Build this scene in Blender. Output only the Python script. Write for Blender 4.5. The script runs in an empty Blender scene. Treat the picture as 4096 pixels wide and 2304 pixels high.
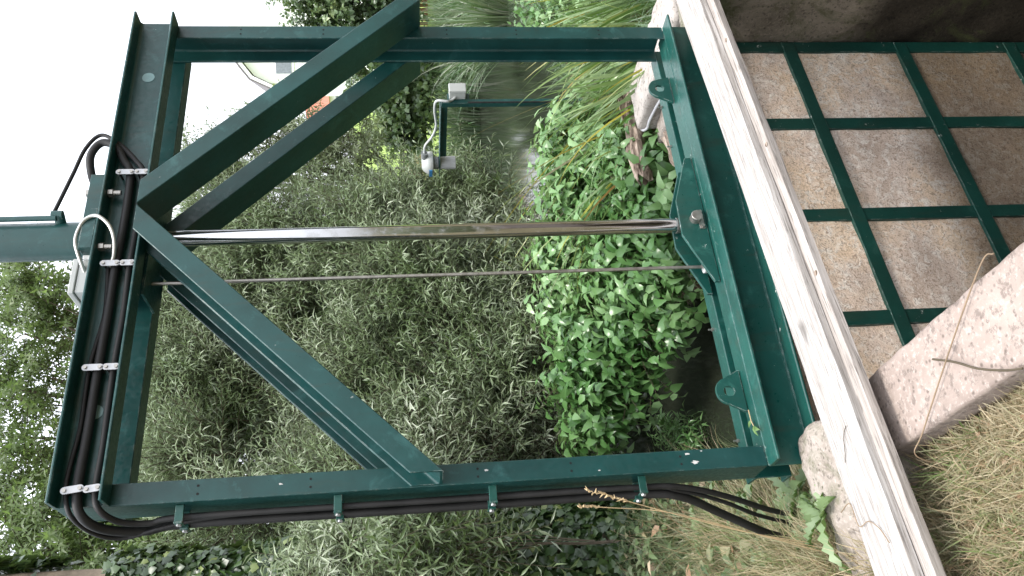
import bpy, math, random
import numpy as np
from mathutils import Vector, Matrix
R = math.radians
rng = np.random.default_rng(7)
random.seed(7)
sc = bpy.context.scene
C = sc.collection

# ------------------------------------------------------------------ camera (a phone held on its side)
cd = bpy.data.cameras.new('camera'); cam = bpy.data.objects.new('camera', cd); C.objects.link(cam)
cd.sensor_width = 36; cd.lens = 3361.97 / 4096 * 36; cd.clip_start = .05; cd.clip_end = 600
right = Vector((-0.08875, -0.08759, -0.99220)); down = Vector((-0.86985, 0.49212, 0.03436)); fwd = right.cross(down)
cam.matrix_world = Matrix.Translation((-0.8331, -2.8614, 1.2604)) @ Matrix((right, -down, -fwd)).transposed().to_4x4()
sc.camera = cam

# ------------------------------------------------------------------ sky, sun, exposure
SUN_EL, SUN_AZ = 70, 190          # azimuth of the sun, clockwise from +Y
w = bpy.data.worlds.new('World'); sc.world = w; w.use_nodes = True
nt = w.node_tree; nt.nodes.clear()
o = nt.nodes.new('ShaderNodeOutputWorld'); b = nt.nodes.new('ShaderNodeBackground'); b.inputs[1].default_value = .12
sky = nt.nodes.new('ShaderNodeTexSky'); sky.sky_type = 'NISHITA'; sky.sun_disc = False
sky.sun_elevation = R(SUN_EL); sky.sun_rotation = R(SUN_AZ); sky.air_density = 1; sky.dust_density = 5; sky.ozone_density = 1
hs = nt.nodes.new('ShaderNodeHueSaturation'); hs.inputs['Saturation'].default_value = .25
mx = nt.nodes.new('ShaderNodeMix'); mx.data_type = 'RGBA'; mx.inputs[0].default_value = .72
geo = nt.nodes.new('ShaderNodeTexCoord'); sep = nt.nodes.new('ShaderNodeSeparateXYZ'); rp = nt.nodes.new('ShaderNodeValToRGB')   # cloud layer: overcast, brighter overhead
rp.color_ramp.elements[0].color = (.34, .35, .37, 1); rp.color_ramp.elements[1].color = (1, 1.06, 1.18, 1)
vm = nt.nodes.new('ShaderNodeVectorMath'); vm.operation = 'SCALE'; vm.inputs['Scale'].default_value = 15
nt.links.new(geo.outputs['Generated'], sep.inputs[0]); nt.links.new(sep.outputs[2], rp.inputs[0]); nt.links.new(rp.outputs[0], vm.inputs[0]); nt.links.new(vm.outputs[0], mx.inputs[7])
nt.links.new(sky.outputs[0], hs.inputs['Color']); nt.links.new(hs.outputs[0], mx.inputs[6])
nt.links.new(mx.outputs[2], b.inputs[0]); nt.links.new(b.outputs[0], o.inputs[0])
sd = bpy.data.lights.new('sun', 'SUN'); sd.energy = 1.4; sd.angle = R(14); sd.color = (1, .95, .87)
sun = bpy.data.objects.new('sun', sd); C.objects.link(sun)
sv = Vector((math.sin(R(SUN_AZ)) * math.cos(R(SUN_EL)), math.cos(R(SUN_AZ)) * math.cos(R(SUN_EL)), math.sin(R(SUN_EL))))
sun.rotation_euler = sv.to_track_quat('Z', 'Y').to_euler()
vs = sc.view_settings; vs.view_transform = 'Standard'; vs.look = 'None'; vs.gamma = 1; vs.exposure = 1.35
sc.cycles.max_bounces = 7; sc.cycles.transparent_max_bounces = 6; sc.cycles.use_denoising = True

# ------------------------------------------------------------------ helpers
def tag(o, label=None, cat=None, group=None, kind=None):
    if label: o['label'] = label
    if cat: o['category'] = cat
    if group: o['group'] = group
    if kind: o['kind'] = kind
    return o
def thing(name, loc, label, cat, group=None):
    o = bpy.data.objects.new(name, None); C.objects.link(o); o.location = loc; o.empty_display_size = .1
    return tag(o, label, cat, group)
def link(name, me, mat, parent=None, smooth=False):
    o = bpy.data.objects.new(name, me); C.objects.link(o)
    if mat: me.materials.append(mat)
    if smooth:
        me.polygons.foreach_set('use_smooth', [True] * len(me.polygons))
    if parent:
        o.parent = parent; o.matrix_parent_inverse = parent.matrix_basis.inverted()
    return o
class MB:
    """collects shapes, builds them as one mesh"""
    def __init__(s): s.v = []; s.f = []
    def add(s, v, f):
        n = len(s.v); s.v += [tuple(p) for p in v]; s.f += [tuple(i + n for i in q) for q in f]; return s
    def box(s, x0, x1, y0, y1, z0, z1, M=None, ch=0):
        if ch:
            return s.prism([(x0 + ch, y0), (x1 - ch, y0), (x1, y0 + ch), (x1, y1 - ch), (x1 - ch, y1), (x0 + ch, y1), (x0, y1 - ch), (x0, y0 + ch)], (0, 0, z0), (0, 0, z1), (1, 0, 0), (0, 1, 0))
        v = [Vector((x, y, z)) for x in (x0, x1) for y in (y0, y1) for z in (z0, z1)]
        if M: v = [M @ p for p in v]
        return s.add(v, [(0, 1, 3, 2), (4, 6, 7, 5), (0, 4, 5, 1), (2, 3, 7, 6), (0, 2, 6, 4), (1, 5, 7, 3)])
    def prism(s, prof, p0, p1, ua, ub, cut0=None, cut1=None):
        """profile (a,b) swept from p0 to p1; cut = plane normal for a mitred end"""
        p0, p1, ua, ub = map(Vector, (p0, p1, ua, ub)); d = (p1 - p0).normalized(); n = len(prof); v = []
        for p, cut in ((p0, cut0), (p1, cut1)):
            for a, b_ in prof:
                q = p + ua * a + ub * b_
                if cut: c = Vector(cut); q = q - d * ((q - p).dot(c) / d.dot(c))
                v.append(q)
        f = [(i, (i + 1) % n, n + (i + 1) % n, n + i) for i in range(n)]
        return s.add(v, f + [tuple(range(n - 1, -1, -1)), tuple(range(n, 2 * n))])
    def tube(s, pts, r, n=10, cap=True):
        pts = [Vector(p) for p in pts]; k = len(pts); rs = r[:k] if isinstance(r, (list, tuple)) else [r] * k
        t = [(pts[min(i + 1, k - 1)] - pts[max(i - 1, 0)]).normalized() for i in range(k)]
        u = t[0].orthogonal().normalized(); v = []
        for i in range(k):
            u = (u - t[i] * u.dot(t[i])).normalized(); w_ = t[i].cross(u)
            v += [pts[i] + (u * math.cos(2 * math.pi * j / n) + w_ * math.sin(2 * math.pi * j / n)) * rs[i] for j in range(n)]
        f = [(i * n + j, i * n + (j + 1) % n, (i + 1) * n + (j + 1) % n, (i + 1) * n + j) for i in range(k - 1) for j in range(n)]
        if cap: f += [tuple(range(n - 1, -1, -1)), tuple(range((k - 1) * n, k * n))]
        return s.add(v, f)
    def cyl(s, p0, p1, r, n=20): return s.tube([p0, p1], r, n)
    def build(s, name, mat, parent=None, smooth=False, bevel=0):
        me = bpy.data.meshes.new(name); me.from_pydata(s.v, [], s.f); me.update()
        o = link(name, me, mat, parent, False)
        if smooth:
            me.polygons.foreach_set('use_smooth', [True] * len(me.polygons)); me.set_sharp_from_angle(angle=R(40))
        if bevel:
            m = o.modifiers.new('edge', 'BEVEL'); m.width = bevel; m.segments = 2; m.limit_method = 'ANGLE'; m.angle_limit = R(40)
        return o
def spline(pts, k=8):
    P = [np.array(p, float) for p in pts]; P = [2 * P[0] - P[1]] + P + [2 * P[-1] - P[-2]]; out = []
    for i in range(1, len(P) - 2):
        for t in np.linspace(0, 1, k, endpoint=False):
            a, b_, c, d = P[i - 1], P[i], P[i + 1], P[i + 2]
            out.append(.5 * (2 * b_ + (c - a) * t + (2 * a - 5 * b_ + 4 * c - d) * t * t + (3 * b_ - a - 3 * c + d) * t ** 3))
    return out + [P[-2]]
def np_mesh(name, V, F, mat, parent=None, attr=None, smooth=False):
    """big mesh straight from arrays; F is (n,3) or (n,4)"""
    me = bpy.data.meshes.new(name); k = F.shape[1]
    me.vertices.add(len(V)); me.vertices.foreach_set('co', np.ascontiguousarray(V, np.float32).ravel())
    me.loops.add(F.size); me.loops.foreach_set('vertex_index', np.ascontiguousarray(F, np.int32).ravel())
    me.polygons.add(len(F)); me.polygons.foreach_set('loop_start', np.arange(0, F.size, k, dtype=np.int32))
    me.update(calc_edges=True)
    if attr is not None:
        a = me.attributes.new('rnd', 'FLOAT', 'POINT'); a.data.foreach_set('value', np.ascontiguousarray(attr, np.float32))
    if smooth: me.polygons.foreach_set('use_smooth', np.ones(len(F), bool))
    return link(name, me, mat, parent)
def nrm(a): return a / (np.linalg.norm(a, axis=-1, keepdims=True) + 1e-9)
def vnoise(p, s, seed=0):
    """cheap smooth value noise for shaping surfaces"""
    q = np.asarray(p, float) * s + seed * 17.3; i = np.floor(q).astype(np.int64); f = q - i; f = f * f * (3 - 2 * f); out = 0
    D = q.shape[-1]
    for c in range(2 ** D):
        o_ = np.array([(c >> d) & 1 for d in range(D)]); h = (i + o_) @ np.array([374761393, 668265263, 2147483647 % 982451653][:D])
        h = (h ^ (h >> 13)) * 1274126177 & 0x7fffffff; val = (h ^ (h >> 16)) % 10007 / 10007.
        out = out + val * np.prod(np.where(o_ == 1, f, 1 - f), axis=-1)
    return out

# ------------------------------------------------------------------ materials
class Mat:
    def __init__(s, name, rough=.6, spec=.5, metal=0):
        s.m = bpy.data.materials.new(name); s.m.use_nodes = True; s.t = s.m.node_tree
        s.p = s.t.nodes['Principled BSDF']; s.p.inputs['Roughness'].default_value = rough; s.p.inputs['Metallic'].default_value = metal
        s.p.inputs['Specular IOR Level'].default_value = spec; s.co = None
    def n(s, typ, **kw):
        x = s.t.nodes.new(typ)
        for k, v in kw.items():
            if k in x.inputs: x.inputs[k].default_value = v
            else: setattr(x, k, v)
        return x
    def l(s, a, b_): s.t.links.new(a, b_)
    def coords(s, scale=(1, 1, 1), kind='Object'):
        c = s.n('ShaderNodeTexCoord'); m = s.n('ShaderNodeMapping'); m.inputs['Scale'].default_value = scale
        s.l(c.outputs[kind], m.inputs[0]); return m.outputs[0]
    def noise(s, co, scale, detail=6, rough=.6, dist=0):
        x = s.n('ShaderNodeTexNoise', Scale=scale, Detail=detail, Roughness=rough, Distortion=dist); s.l(co, x.inputs['Vector']); return x.outputs['Fac']
    def ramp(s, fac, stops):
        r = s.n('ShaderNodeValToRGB'); e = r.color_ramp.elements
        while len(e) < len(stops): e.new(.5)
        for k, (p, c) in enumerate(stops):
            e[k].position = p; e[k].color = (c, c, c, 1) if isinstance(c, (int, float)) else (*c, 1)
        s.l(fac, r.inputs[0]); return r.outputs[0]
    def mix(s, fac, a, b_, mode='MIX'):
        x = s.n('ShaderNodeMix', data_type='RGBA', blend_type=mode)
        for i, v in ((0, fac), (6, a), (7, b_)):
            if hasattr(v, 'is_output'): s.l(v, x.inputs[i])
            elif i == 0: x.inputs[0].default_value = v
            else: x.inputs[i].default_value = (*v, 1)
        return x.outputs[2]
    def col(s, c):
        if hasattr(c, 'is_output'): s.l(c, s.p.inputs['Base Color'])
        else: s.p.inputs['Base Color'].default_value = (*c, 1)
        return s
    def bump(s, h, strength=.3, dist=.01):
        x = s.n('ShaderNodeBump', Strength=strength, Distance=dist); s.l(h, x.inputs['Height']); s.l(x.outputs[0], s.p.inputs['Normal']); return s
def paint(name, base, light, chips=.70, rough=.32):
    m = Mat(name, rough, .5); co = m.coords(kind='Object')
    a = m.noise(co, 3.5, 5, .65); f = m.noise(co, 60, 8, .7); b_ = m.noise(co, 9, 6, .7, .6)
    c = m.mix(m.ramp(a, [(.35, 0), (.7, 1)]), base, light)
    c = m.mix(m.ramp(b_, [(.57, 0), (.70, .6)]), c, (light[0] * 2.2 + .015, light[1] * 1.7 + .01, light[2] * 1.7 + .01))       # rubbed, chalky patches
    g = m.noise(co, 22, 9, .75)
    c = m.mix(m.ramp(g, [(chips, 0), (chips + .025, 1)]), c, (.42, .43, .40))                  # flakes down to the primer
    c = m.mix(m.ramp(m.noise(co, 15, 8, .7, 1.5), [(.735, 0), (.78, .8)]), c, (.06, .032, .02))
    st_ = m.noise(m.coords((5, 5, 1.1)), 2.2, 7, .7, .8); c = m.mix(m.ramp(st_, [(.56, 0), (.72, .5)]), c, (.030, .034, .022))       # dirt and algae film, drawn down in streaks
    bv = m.n('ShaderNodeBevel', samples=4); bv.inputs['Radius'].default_value = .005; ge = m.n('ShaderNodeNewGeometry')   # knocks along the arrises, with the bright edge highlight painted in
    dp = m.n('ShaderNodeVectorMath', operation='DOT_PRODUCT'); m.l(bv.outputs[0], dp.inputs[0]); m.l(ge.outputs['Normal'], dp.inputs[1])
    ed = m.n('ShaderNodeMath', operation='MULTIPLY'); m.l(m.ramp(dp.outputs['Value'], [(.80, 1), (.97, 0)]), ed.inputs[0]); m.l(m.ramp(m.noise(co, 26, 6, .7), [(.50, 0), (.60, 1)]), ed.inputs[1])
    c = m.mix(ed.outputs[0], c, (.36, .38, .35))
    m.col(c); m.l(m.ramp(f, [(.3, rough - .08), (.75, rough + .22)]), m.p.inputs['Roughness']); m.bump(f, .10, .002); return m.m
def plain(name, c, rough=.5, metal=0, vary=.25, scale=12, spec=.5, bump=0):
    m = Mat(name, rough, spec, metal); co = m.coords(); f = m.noise(co, scale, 6, .65)
    m.col(m.mix(m.ramp(f, [(.3, 0), (.72, 1)]), tuple(x * (1 - vary) for x in c), tuple(min(1, x * (1 + vary)) for x in c)))
    m.l(m.ramp(f, [(.3, max(.02, rough - .1)), (.7, min(1, rough + .12))]), m.p.inputs['Roughness'])
    if bump: m.bump(m.noise(co, scale * 5, 8, .7), bump, .004)
    return m.m
def leafmat(name, stops, back, rough=.42, transl=.35, spec=.5):
    """per-leaf colour from the 'rnd' attribute, paler underside, some light through the blade"""
    m = Mat(name, rough, spec); a = m.n('ShaderNodeAttribute', attribute_name='rnd'); g = m.n('ShaderNodeNewGeometry')
    c = m.ramp(a.outputs['Fac'], stops); c2 = m.mix(g.outputs['Backfacing'], c, m.mix(.55, c, back)); m.col(c2)
    tr = m.n('ShaderNodeBsdfTranslucent'); m.l(m.mix(.5, c2, (.14, .22, .03)), tr.inputs[0])
    ms = m.n('ShaderNodeMixShader', Fac=transl); out = m.t.nodes['Material Output']
    m.l(m.p.outputs[0], ms.inputs[1]); m.l(tr.outputs[0], ms.inputs[2]); m.l(ms.outputs[0], out.inputs[0]); return m.m
def darken_below(m, co, c, z=-1.06, k=.34):
    """darkens the colour below level z, with a wavy edge"""
    sx = m.n('ShaderNodeSeparateXYZ'); m.l(co, sx.inputs[0]); wob = m.n('ShaderNodeMath', operation='MULTIPLY_ADD'); m.l(m.noise(co, 2.6, 6, .65), wob.inputs[0]); wob.inputs[1].default_value = -.24; m.l(sx.outputs[2], wob.inputs[2])
    mr = m.n('ShaderNodeMapRange'); m.l(wob.outputs[0], mr.inputs[0]); mr.inputs[1].default_value = z - .12 - .14; mr.inputs[2].default_value = z - .12 + .03; mr.inputs[3].default_value = 1; mr.inputs[4].default_value = 0
    return m.mix(mr.outputs[0], c, m.mix(1.0, c, (k, k * .95, k * .85), 'MULTIPLY'))
M = {}
M['green'] = paint('green_gloss_paint', (.003, .032, .029), (.008, .060, .057), .675, .34)
M['green_worn'] = paint('worn_green_paint', (.004, .044, .035), (.008, .068, .054), .648)
M['green_bar'] = paint('dull_green_paint', (.003, .030, .022), (.004, .045, .034), .638, .42)
M['chrome'] = None
m = Mat('polished_steel', .13, .5, 1); co = m.coords((1, 1, .5)); f = m.noise(co, 9, 5, .6)
m.col(m.ramp(f, [(.3, (.48, .48, .50)), (.6, (.60, .60, .61))])); m.l(m.ramp(m.noise(m.coords(), 22, 8, .7), [(.5, .10), (.66, .26)]), m.p.inputs['Roughness']); M['chrome'] = m.m
M['dull_steel'] = plain('dull_steel', (.36, .34, .31), .38, .9, .2, 40)
M['galv'] = plain('galvanised_metal', (.42, .42, .43), .42, .55, .12, 45)
M['rubber'] = plain('black_rubber', (.011, .0105, .0105), .62, 0, .5, 9, .4, .15)
M['alu'] = plain('braided_metal', (.50, .50, .47), .35, .8, .15, 60)
M['hole'] = plain('hole_shade_black', (.006, .006, .006), .9)
M['box'] = plain('pale_grey_plastic', (.36, .37, .355), .35, 0, .06, 8)
M['grey_pvc'] = plain('grey_plastic', (.36, .36, .37), .4, 0, .08, 8)
M['dark_pvc'] = plain('dark_grey_plastic', (.16, .17, .17), .45, 0, .1, 8)
M['white_cable'] = plain('white_cable_sheath', (.36, .37, .36), .4, 0, .06, 10)
M['blue'] = plain('blue_label', (.03, .14, .30), .4)
M['primer'] = plain('pale_primer', (.50, .49, .47), .7, 0, .2, 60)
M['disc'] = plain('lit_web_teal', (.16, .27, .27), .4)
def concrete(name, dark, mid, light, moss=None, bump=.5):
    m = Mat(name, .88, .25); co = m.coords()
    a = m.noise(co, 2.2, 8, .65); f = m.noise(co, 70, 6, .7); v = m.n('ShaderNodeTexVoronoi', Scale=34.); m.l(co, v.inputs['Vector'])
    c = m.ramp(a, [(.28, dark), (.5, mid), (.72, light)])
    c = m.mix(m.ramp(v.outputs['Distance'], [(.11, .8), (.25, 0)]), c, tuple(x * .5 for x in dark))
    c = m.mix(m.ramp(f, [(.52, 0), (.66, .7)]), c, light); c = m.mix(m.ramp(m.noise(co, 30, 8, .75), [(.54, 0), (.61, .75)]), c, tuple(x * .45 for x in mid))
    if name == 'stained_chamber_wall': c = darken_below(m, co, c, -.88, .22)
    if moss: c = m.mix(m.ramp(m.noise(co, 3.1, 8, .75, .5), [(.52, 0), (.64, .85)]), c, moss)
    h = m.mix(.5, m.noise(co, 38, 10, .75), f); m.col(c); m.bump(h, bump, .012); return m.m
M['conc'] = concrete('weathered_concrete', (.205, .16, .135), (.32, .258, .222), (.43, .37, .33))
M['conc_pale'] = concrete('bleached_concrete', (.22, .19, .165), (.32, .285, .255), (.42, .385, .355))
M['conc_moss'] = concrete('mossy_concrete', (.15, .125, .10), (.26, .22, .185), (.42, .37, .33), (.085, .095, .045))
M['wall'] = concrete('stained_chamber_wall', (.09, .075, .055), (.16, .135, .10), (.25, .21, .165), (.055, .062, .022))
m = Mat('rusty_stone_coated_panel', .85, .25); co = m.coords()
a = m.noise(co, 1.7, 7, .62, .4); n2 = m.noise(co, 19, 9, .74, 1.2); n3 = m.noise(co, 64, 7, .72, 1.6)
c = m.ramp(a, [(.30, (.46, .36, .29)), (.46, (.64, .51, .415)), (.58, (.72, .545, .385)), (.72, (.74, .64, .53))])
c = m.mix(m.ramp(n2, [(.48, 0), (.60, .75)]), c, (.82, .76, .68)); c = m.mix(m.ramp(n3, [(.50, 0), (.60, .75)]), c, (.25, .175, .125))
c = darken_below(m, co, c)
m.col(c); m.bump(m.mix(.5, n2, n3), .9, .012); M['panel'] = m.m
def wood(name, dark, light, sx=1.2, sy=26, bump=.5):
    m = Mat(name, .82, .2); co = m.coords((sx, sy, sy)); a = m.noise(co, 1.5, 8, .62, .9); f = m.noise(co, 5, 8, .72, .3)
    c = m.ramp(a, [(.30, dark), (.52, tuple((x + y) / 2 for x, y in zip(dark, light))), (.66, light)])
    c = m.mix(m.ramp(f, [(.38, .85), (.48, 0)]), c, tuple(x * .5 for x in dark))
    k = m.noise(m.coords((2.2, 7, 7)), 1.3, 3, .5, .6); c = m.mix(m.ramp(k, [(.68, 0), (.75, .7)]), c, tuple(x * .4 for x in dark))
    m.col(c); m.bump(m.mix(.5, a, f), bump, .006); return m.m
M['timber'] = wood('bleached_timber', (.25, .222, .198), (.44, .42, .40), 1.6, 48)
M['timber2'] = wood('grey_brown_timber', (.22, .19, .165), (.42, .38, .35))
M['rotten'] = wood('rotten_wood', (.10, .065, .045), (.42, .34, .27), 1.5, 14, 1.0)
M['bark'] = plain('grey_brown_bark', (.13, .105, .08), .9, 0, .55, 9, .2, .8)
M['bark_pale'] = plain('pale_bark', (.24, .195, .15), .9, 0, .5, 7, .2, .6)
M['twig'] = plain('brown_twig', (.075, .06, .04), .8, 0, .3, 8, .2)
M['stem'] = plain('green_stem', (.07, .11, .035), .6, 0, .3, 8, .3)
M['willow'] = leafmat('willow_leaf', [(0, (.075, .12, .042)), (.35, (.145, .20, .09)), (.68, (.245, .30, .175)), (1, (.46, .50, .38))], (.38, .41, .34), .30, .32)  # palest stop paints sky highlights onto some leaves
M['ash'] = leafmat('ash_leaf', [(0, (.10, .155, .05)), (.6, (.16, .225, .085)), (1, (.25, .32, .14))], (.22, .27, .16), .42, .6)
M['pale'] = leafmat('pale_tree_leaf', [(0, (.11, .15, .07)), (.6, (.17, .21, .11)), (1, (.26, .30, .19))], (.28, .31, .22), .5, .4)
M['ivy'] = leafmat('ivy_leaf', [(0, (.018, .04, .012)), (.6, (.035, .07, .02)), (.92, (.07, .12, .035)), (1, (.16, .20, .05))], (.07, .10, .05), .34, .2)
M['ever'] = leafmat('evergreen_leaf', [(0, (.03, .058, .024)), (.55, (.065, .11, .042)), (.88, (.13, .19, .075)), (1, (.24, .30, .12))], (.14, .19, .10), .34, .28)
M['nettle'] = leafmat('nettle_leaf', [(0, (.06, .15, .04)), (.35, (.13, .26, .085)), (.7, (.23, .38, .155)), (1, (.43, .57, .31))], (.26, .38, .20), .25, .40)
M['sedge'] = leafmat('sedge_blade', [(0, (.07, .14, .03)), (.5, (.13, .23, .06)), (.72, (.24, .33, .13)), (.79, (.45, .44, .06)), (.88, (.36, .20, .05)), (.93, (.28, .15, .09)), (1, (.45, .37, .27))], (.26, .34, .18), .28, .32)
M['reed'] = leafmat('reed_blade', [(0, (.05, .11, .04)), (.55, (.10, .18, .075)), (.82, (.22, .27, .17)), (1, (.42, .43, .35))], (.14, .18, .12), .4, .3)
M['grass'] = leafmat('grass_blade', [(0, (.09, .15, .045)), (.22, (.19, .25, .09)), (.33, (.42, .34, .21)), (.62, (.33, .22, .135)), (.72, (.54, .45, .30)), (1, (.66, .58, .43))], (.42, .38, .26), .55, .3, .3)
M['weed'] = leafmat('weed_leaf', [(0, (.05, .08, .035)), (.45, (.10, .15, .06)), (.6, (.20, .23, .13)), (.72, (.32, .26, .15)), (.9, (.24, .12, .07)), (1, (.46, .38, .26))], (.25, .25, .16), .5, .3)
M['dock'] = leafmat('dock_leaf', [(0, (.07, .14, .04)), (1, (.15, .25, .08))], (.22, .28, .15), .42, .3)
M['twig_dry'] = plain('dry_brown_stalk', (.20, .14, .085), .7, 0, .3, 14)
M['straw'] = plain('dry_straw', (.42, .31, .17), .7, 0, .25, 12)
M['render'] = plain('white_render', (.80, .80, .79), .8, 0, .04, 2)
M['tile'] = plain('grey_roof_tile', (.17, .15, .16), .8, 0, .4, 6)
M['redtile'] = plain('red_roof_tile', (.36, .12, .075), .8, 0, .3, 6)
M['glass'] = plain('window_glass', (.20, .22, .25), .06)
M['white_trim'] = plain('white_trim', (.78, .78, .78), .5, 0, .04, 4)
M['orange_wood'] = plain('orange_brown_boards', (.36, .19, .10), .7, 0, .25, 4)
M['dark_wood'] = plain('dark_fence_wood', (.07, .06, .05), .8, 0, .3, 4)
M['brick'] = plain('orange_brick', (.42, .24, .14), .8, 0, .25, 9)
m = Mat('rippled_water', .07, .5); co = m.coords((1, 1, 1)); m.col((.020, .024, .016)); m.p.inputs['IOR'].default_value = 1.33
m.bump(m.mix(.4, m.noise(co, 5, 3, .5), m.noise(co, 22, 3, .5)), .035, .02); M['water'] = m.m
m = Mat('soil_and_thatch', .95, .1); co = m.coords(); a = m.noise(co, 1.2, 8, .7); f = m.noise(co, 18, 8, .75)
c = m.ramp(f, [(.3, (.035, .028, .018)), (.5, (.11, .085, .05)), (.68, (.22, .175, .10))]); c = m.mix(m.ramp(a, [(.45, 0), (.62, .6)]), c, (.055, .075, .028))
m.col(c); m.bump(f, .8, .03); M['soil'] = m.m
m = Mat('mown_lawn', .9, .15); co = m.coords(); c = m.ramp(m.noise(co, 1.5, 8, .7), [(.3, (.15, .22, .05)), (.7, (.26, .35, .10))]); m.col(c); m.bump(m.noise(co, 40, 6, .7), .6, .03); M['lawn'] = m.m

# ------------------------------------------------------------------ ground, water
ZW = -.75
POND = np.array([(.12, .15), (2.25, .15), (2.3, 1.25), (2.25, 2.2), (2.05, 3.2), (2.3, 4.0), (3.2, 4.65), (4.9, 3.5), (8.0, 5.2), (12.2, 8.4), (18.6, 12.6), (15.0, 17.4), (10, 13.6), (6.5, 10.2), (3.6, 8.6), (2.2, 7.4), (1.15, 4.9), (.8, 2.5), (.42, 1.0)])
def sdf(P, poly):
    d = np.full(len(P), 1e9); ins = np.zeros(len(P), bool)
    for a, b_ in zip(poly, np.roll(poly, -1, 0)):
        e = b_ - a; t = np.clip(((P - a) @ e) / (e @ e), 0, 1); d = np.minimum(d, np.linalg.norm(P - a - t[:, None] * e, axis=1))
        cr = ((a[1] > P[:, 1]) != (b_[1] > P[:, 1])); x = a[0] + (P[:, 1] - a[1]) * e[0] / (e[1] if abs(e[1]) > 1e-9 else 1e-9)
        ins ^= cr & (P[:, 0] < x)
    return np.where(ins, -d, d)
CX, CY = -.83, -2.86
def height(P):
    P = np.asarray(P, float); d = sdf(P, POND); s = np.hypot(P[:, 0] - CX, P[:, 1] - CY)
    hb = -.27 + .05 * (vnoise(P, 2.5, 1) - .5) + .12 * (vnoise(P, .6, 2) - .5) * np.clip((s - 3) / 3, 0, 1) + .135 * np.clip(s - 22, 0, 40)
    t = np.clip(d / .45, 0, 1); t = t * t * (3 - 2 * t); h = ZW - .02 + (hb - ZW + .02) * t
    u = np.clip(-d / .6, 0, 1); h = np.where(d < 0, ZW - .02 - .7 * u, h)
    pit = (P[:, 0] > -.05) & (P[:, 0] < 2.25) & (P[:, 1] < .08) & (P[:, 1] > -6); return np.where(pit, -2.7, h)
def hz(x, y): return float(height([(x, y)])[0])
def axis(c, lo, hi):
    near = np.arange(c - 5, c + 5.01, .1); a = [near[-1]]; st = .1
    while a[-1] < hi: st *= 1.12; a.append(a[-1] + st)
    b_ = [near[0]]; st = .1
    while b_[-1] > lo: st *= 1.12; b_.append(b_[-1] - st)
    return np.array(b_[:0:-1] + list(near) + a[1:])
ax, ay = axis(1.0, -150, 300), axis(0.0, -150, 300)
gx, gy = np.meshgrid(ax, ay); P = np.stack([gx.ravel(), gy.ravel()], 1)
hh = np.concatenate([height(q) for q in np.array_split(P, 8)]); nx, ny = len(ax), len(ay)
i = np.arange((nx) * (ny)).reshape(ny, nx); F = np.stack([i[:-1, :-1], i[:-1, 1:], i[1:, 1:], i[1:, :-1]], -1).reshape(-1, 4)
fc = P[F].mean(1); s_ = np.hypot(fc[:, 0] - CX, fc[:, 1] - CY)
g = np_mesh('ground', np.column_stack([P, hh]), F, M['soil'], smooth=True); tag(g, 'bare soil and thatch of the banks round the sluice', 'ground', kind='structure')
g.data.materials.append(M['lawn'])
g.data.polygons.foreach_set('material_index', ((s_ > 25.5) & (fc[:, 1] > 8) & (fc[:, 0] > 7)).astype(np.int32))
wp = POND.mean(0) + (POND - POND.mean(0)) * 1.0
me = bpy.data.meshes.new('water'); me.from_pydata([(x, y, ZW) for x, y in [(.0, .12), (2.5, .12), (9, 2.5), (22, 11), (24, 24), (8, 22), (-.5, 9), (-.2, 3)]], [], [tuple(range(8))])
tag(link('water', me, M['water']), 'dark still pond water above the sluice gate', 'water', kind='structure')
me = bpy.data.meshes.new('tail_water'); me.from_pydata([(.1, -5.9, -2.3), (2.1, -5.9, -2.3), (2.1, -.06, -2.3), (.1, -.06, -2.3)], [], [(0, 1, 2, 3)])
tag(link('tail_water', me, M['water']), 'shaded water at the bottom of the chamber', 'water', kind='structure')

# ------------------------------------------------------------------ the steel gate frame
HB, HT, FL, D, W = 2.266, 2.438, .0825, .16, 2.2
def chan(H, B, tw=.008, tf=.012, r=.011):
    """rolled channel section: a along the web, b along the flanges"""
    lo = [(tf, tw + r), (tf + r * .08, tw + r * .6), (tf + r * .3, tw + r * .3), (tf + r * .6, tw + r * .08), (tf + r, tw)]
    hi = [(H - a, b_) for a, b_ in lo] + lo[::-1]; c = .0025
    return [(c, 0), (H - c, 0), (H, c), (H, B - c), (H - c, B), (H - tf + .004, B), (H - tf + .001, B - .004)] + hi + [(tf - .001, B - .004), (tf - .004, B), (c, B), (0, B - c), (0, c)]
fr = thing('gate_frame', (1.1, .08, -.17), 'tall green painted steel frame with A-shaped braces standing over the sluice gate', 'gate frame')
hp = chan(HT - HB, FL, .009, .012, .014)
MB().prism(hp, (0, -.002, HB), (W, -.002, HB), (0, 0, 1), (0, -1, 0)).build('header_beam', M['green'], fr, bevel=.0012)
MB().prism(hp, (0, D + .002, HB), (W, D + .002, HB), (0, 0, 1), (0, 1, 0)).build('header_beam', M['green'], fr)
pp = chan(D, .0755)
post_l = MB().prism(pp, (0, 0, .002), (0, 0, HT - .004), (0, 1, 0), (1, 0, 0)).build('post', M['green'], fr, bevel=.0012)
post_r = MB().prism(pp, (W, 0, .002), (W, 0, HT - .004), (0, 1, 0), (-1, 0, 0)).build('post', M['green'], fr, bevel=.0012)
bp = chan(.16, .078, .008, .011)
q = math.sqrt(.5)
for sgn in (1, -1):
    for y0 in (-.1615, D + .0015):
        # lower edge runs from the apex (1.1, 2.27) at 45 degrees to the outer face of the post
        a0 = Vector((1.1 - .002 * sgn, y0, HB + .004)); a1 = Vector((1.1 - sgn * 1.097, y0, HB + .004 - 1.097))
        MB().prism(bp, a0, a1, (0, 1, 0), (-q * sgn, 0, q), cut0=(0, 0, 1), cut1=(1, 0, 0)).build('brace', M['green'], fr, bevel=.0012)
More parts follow.
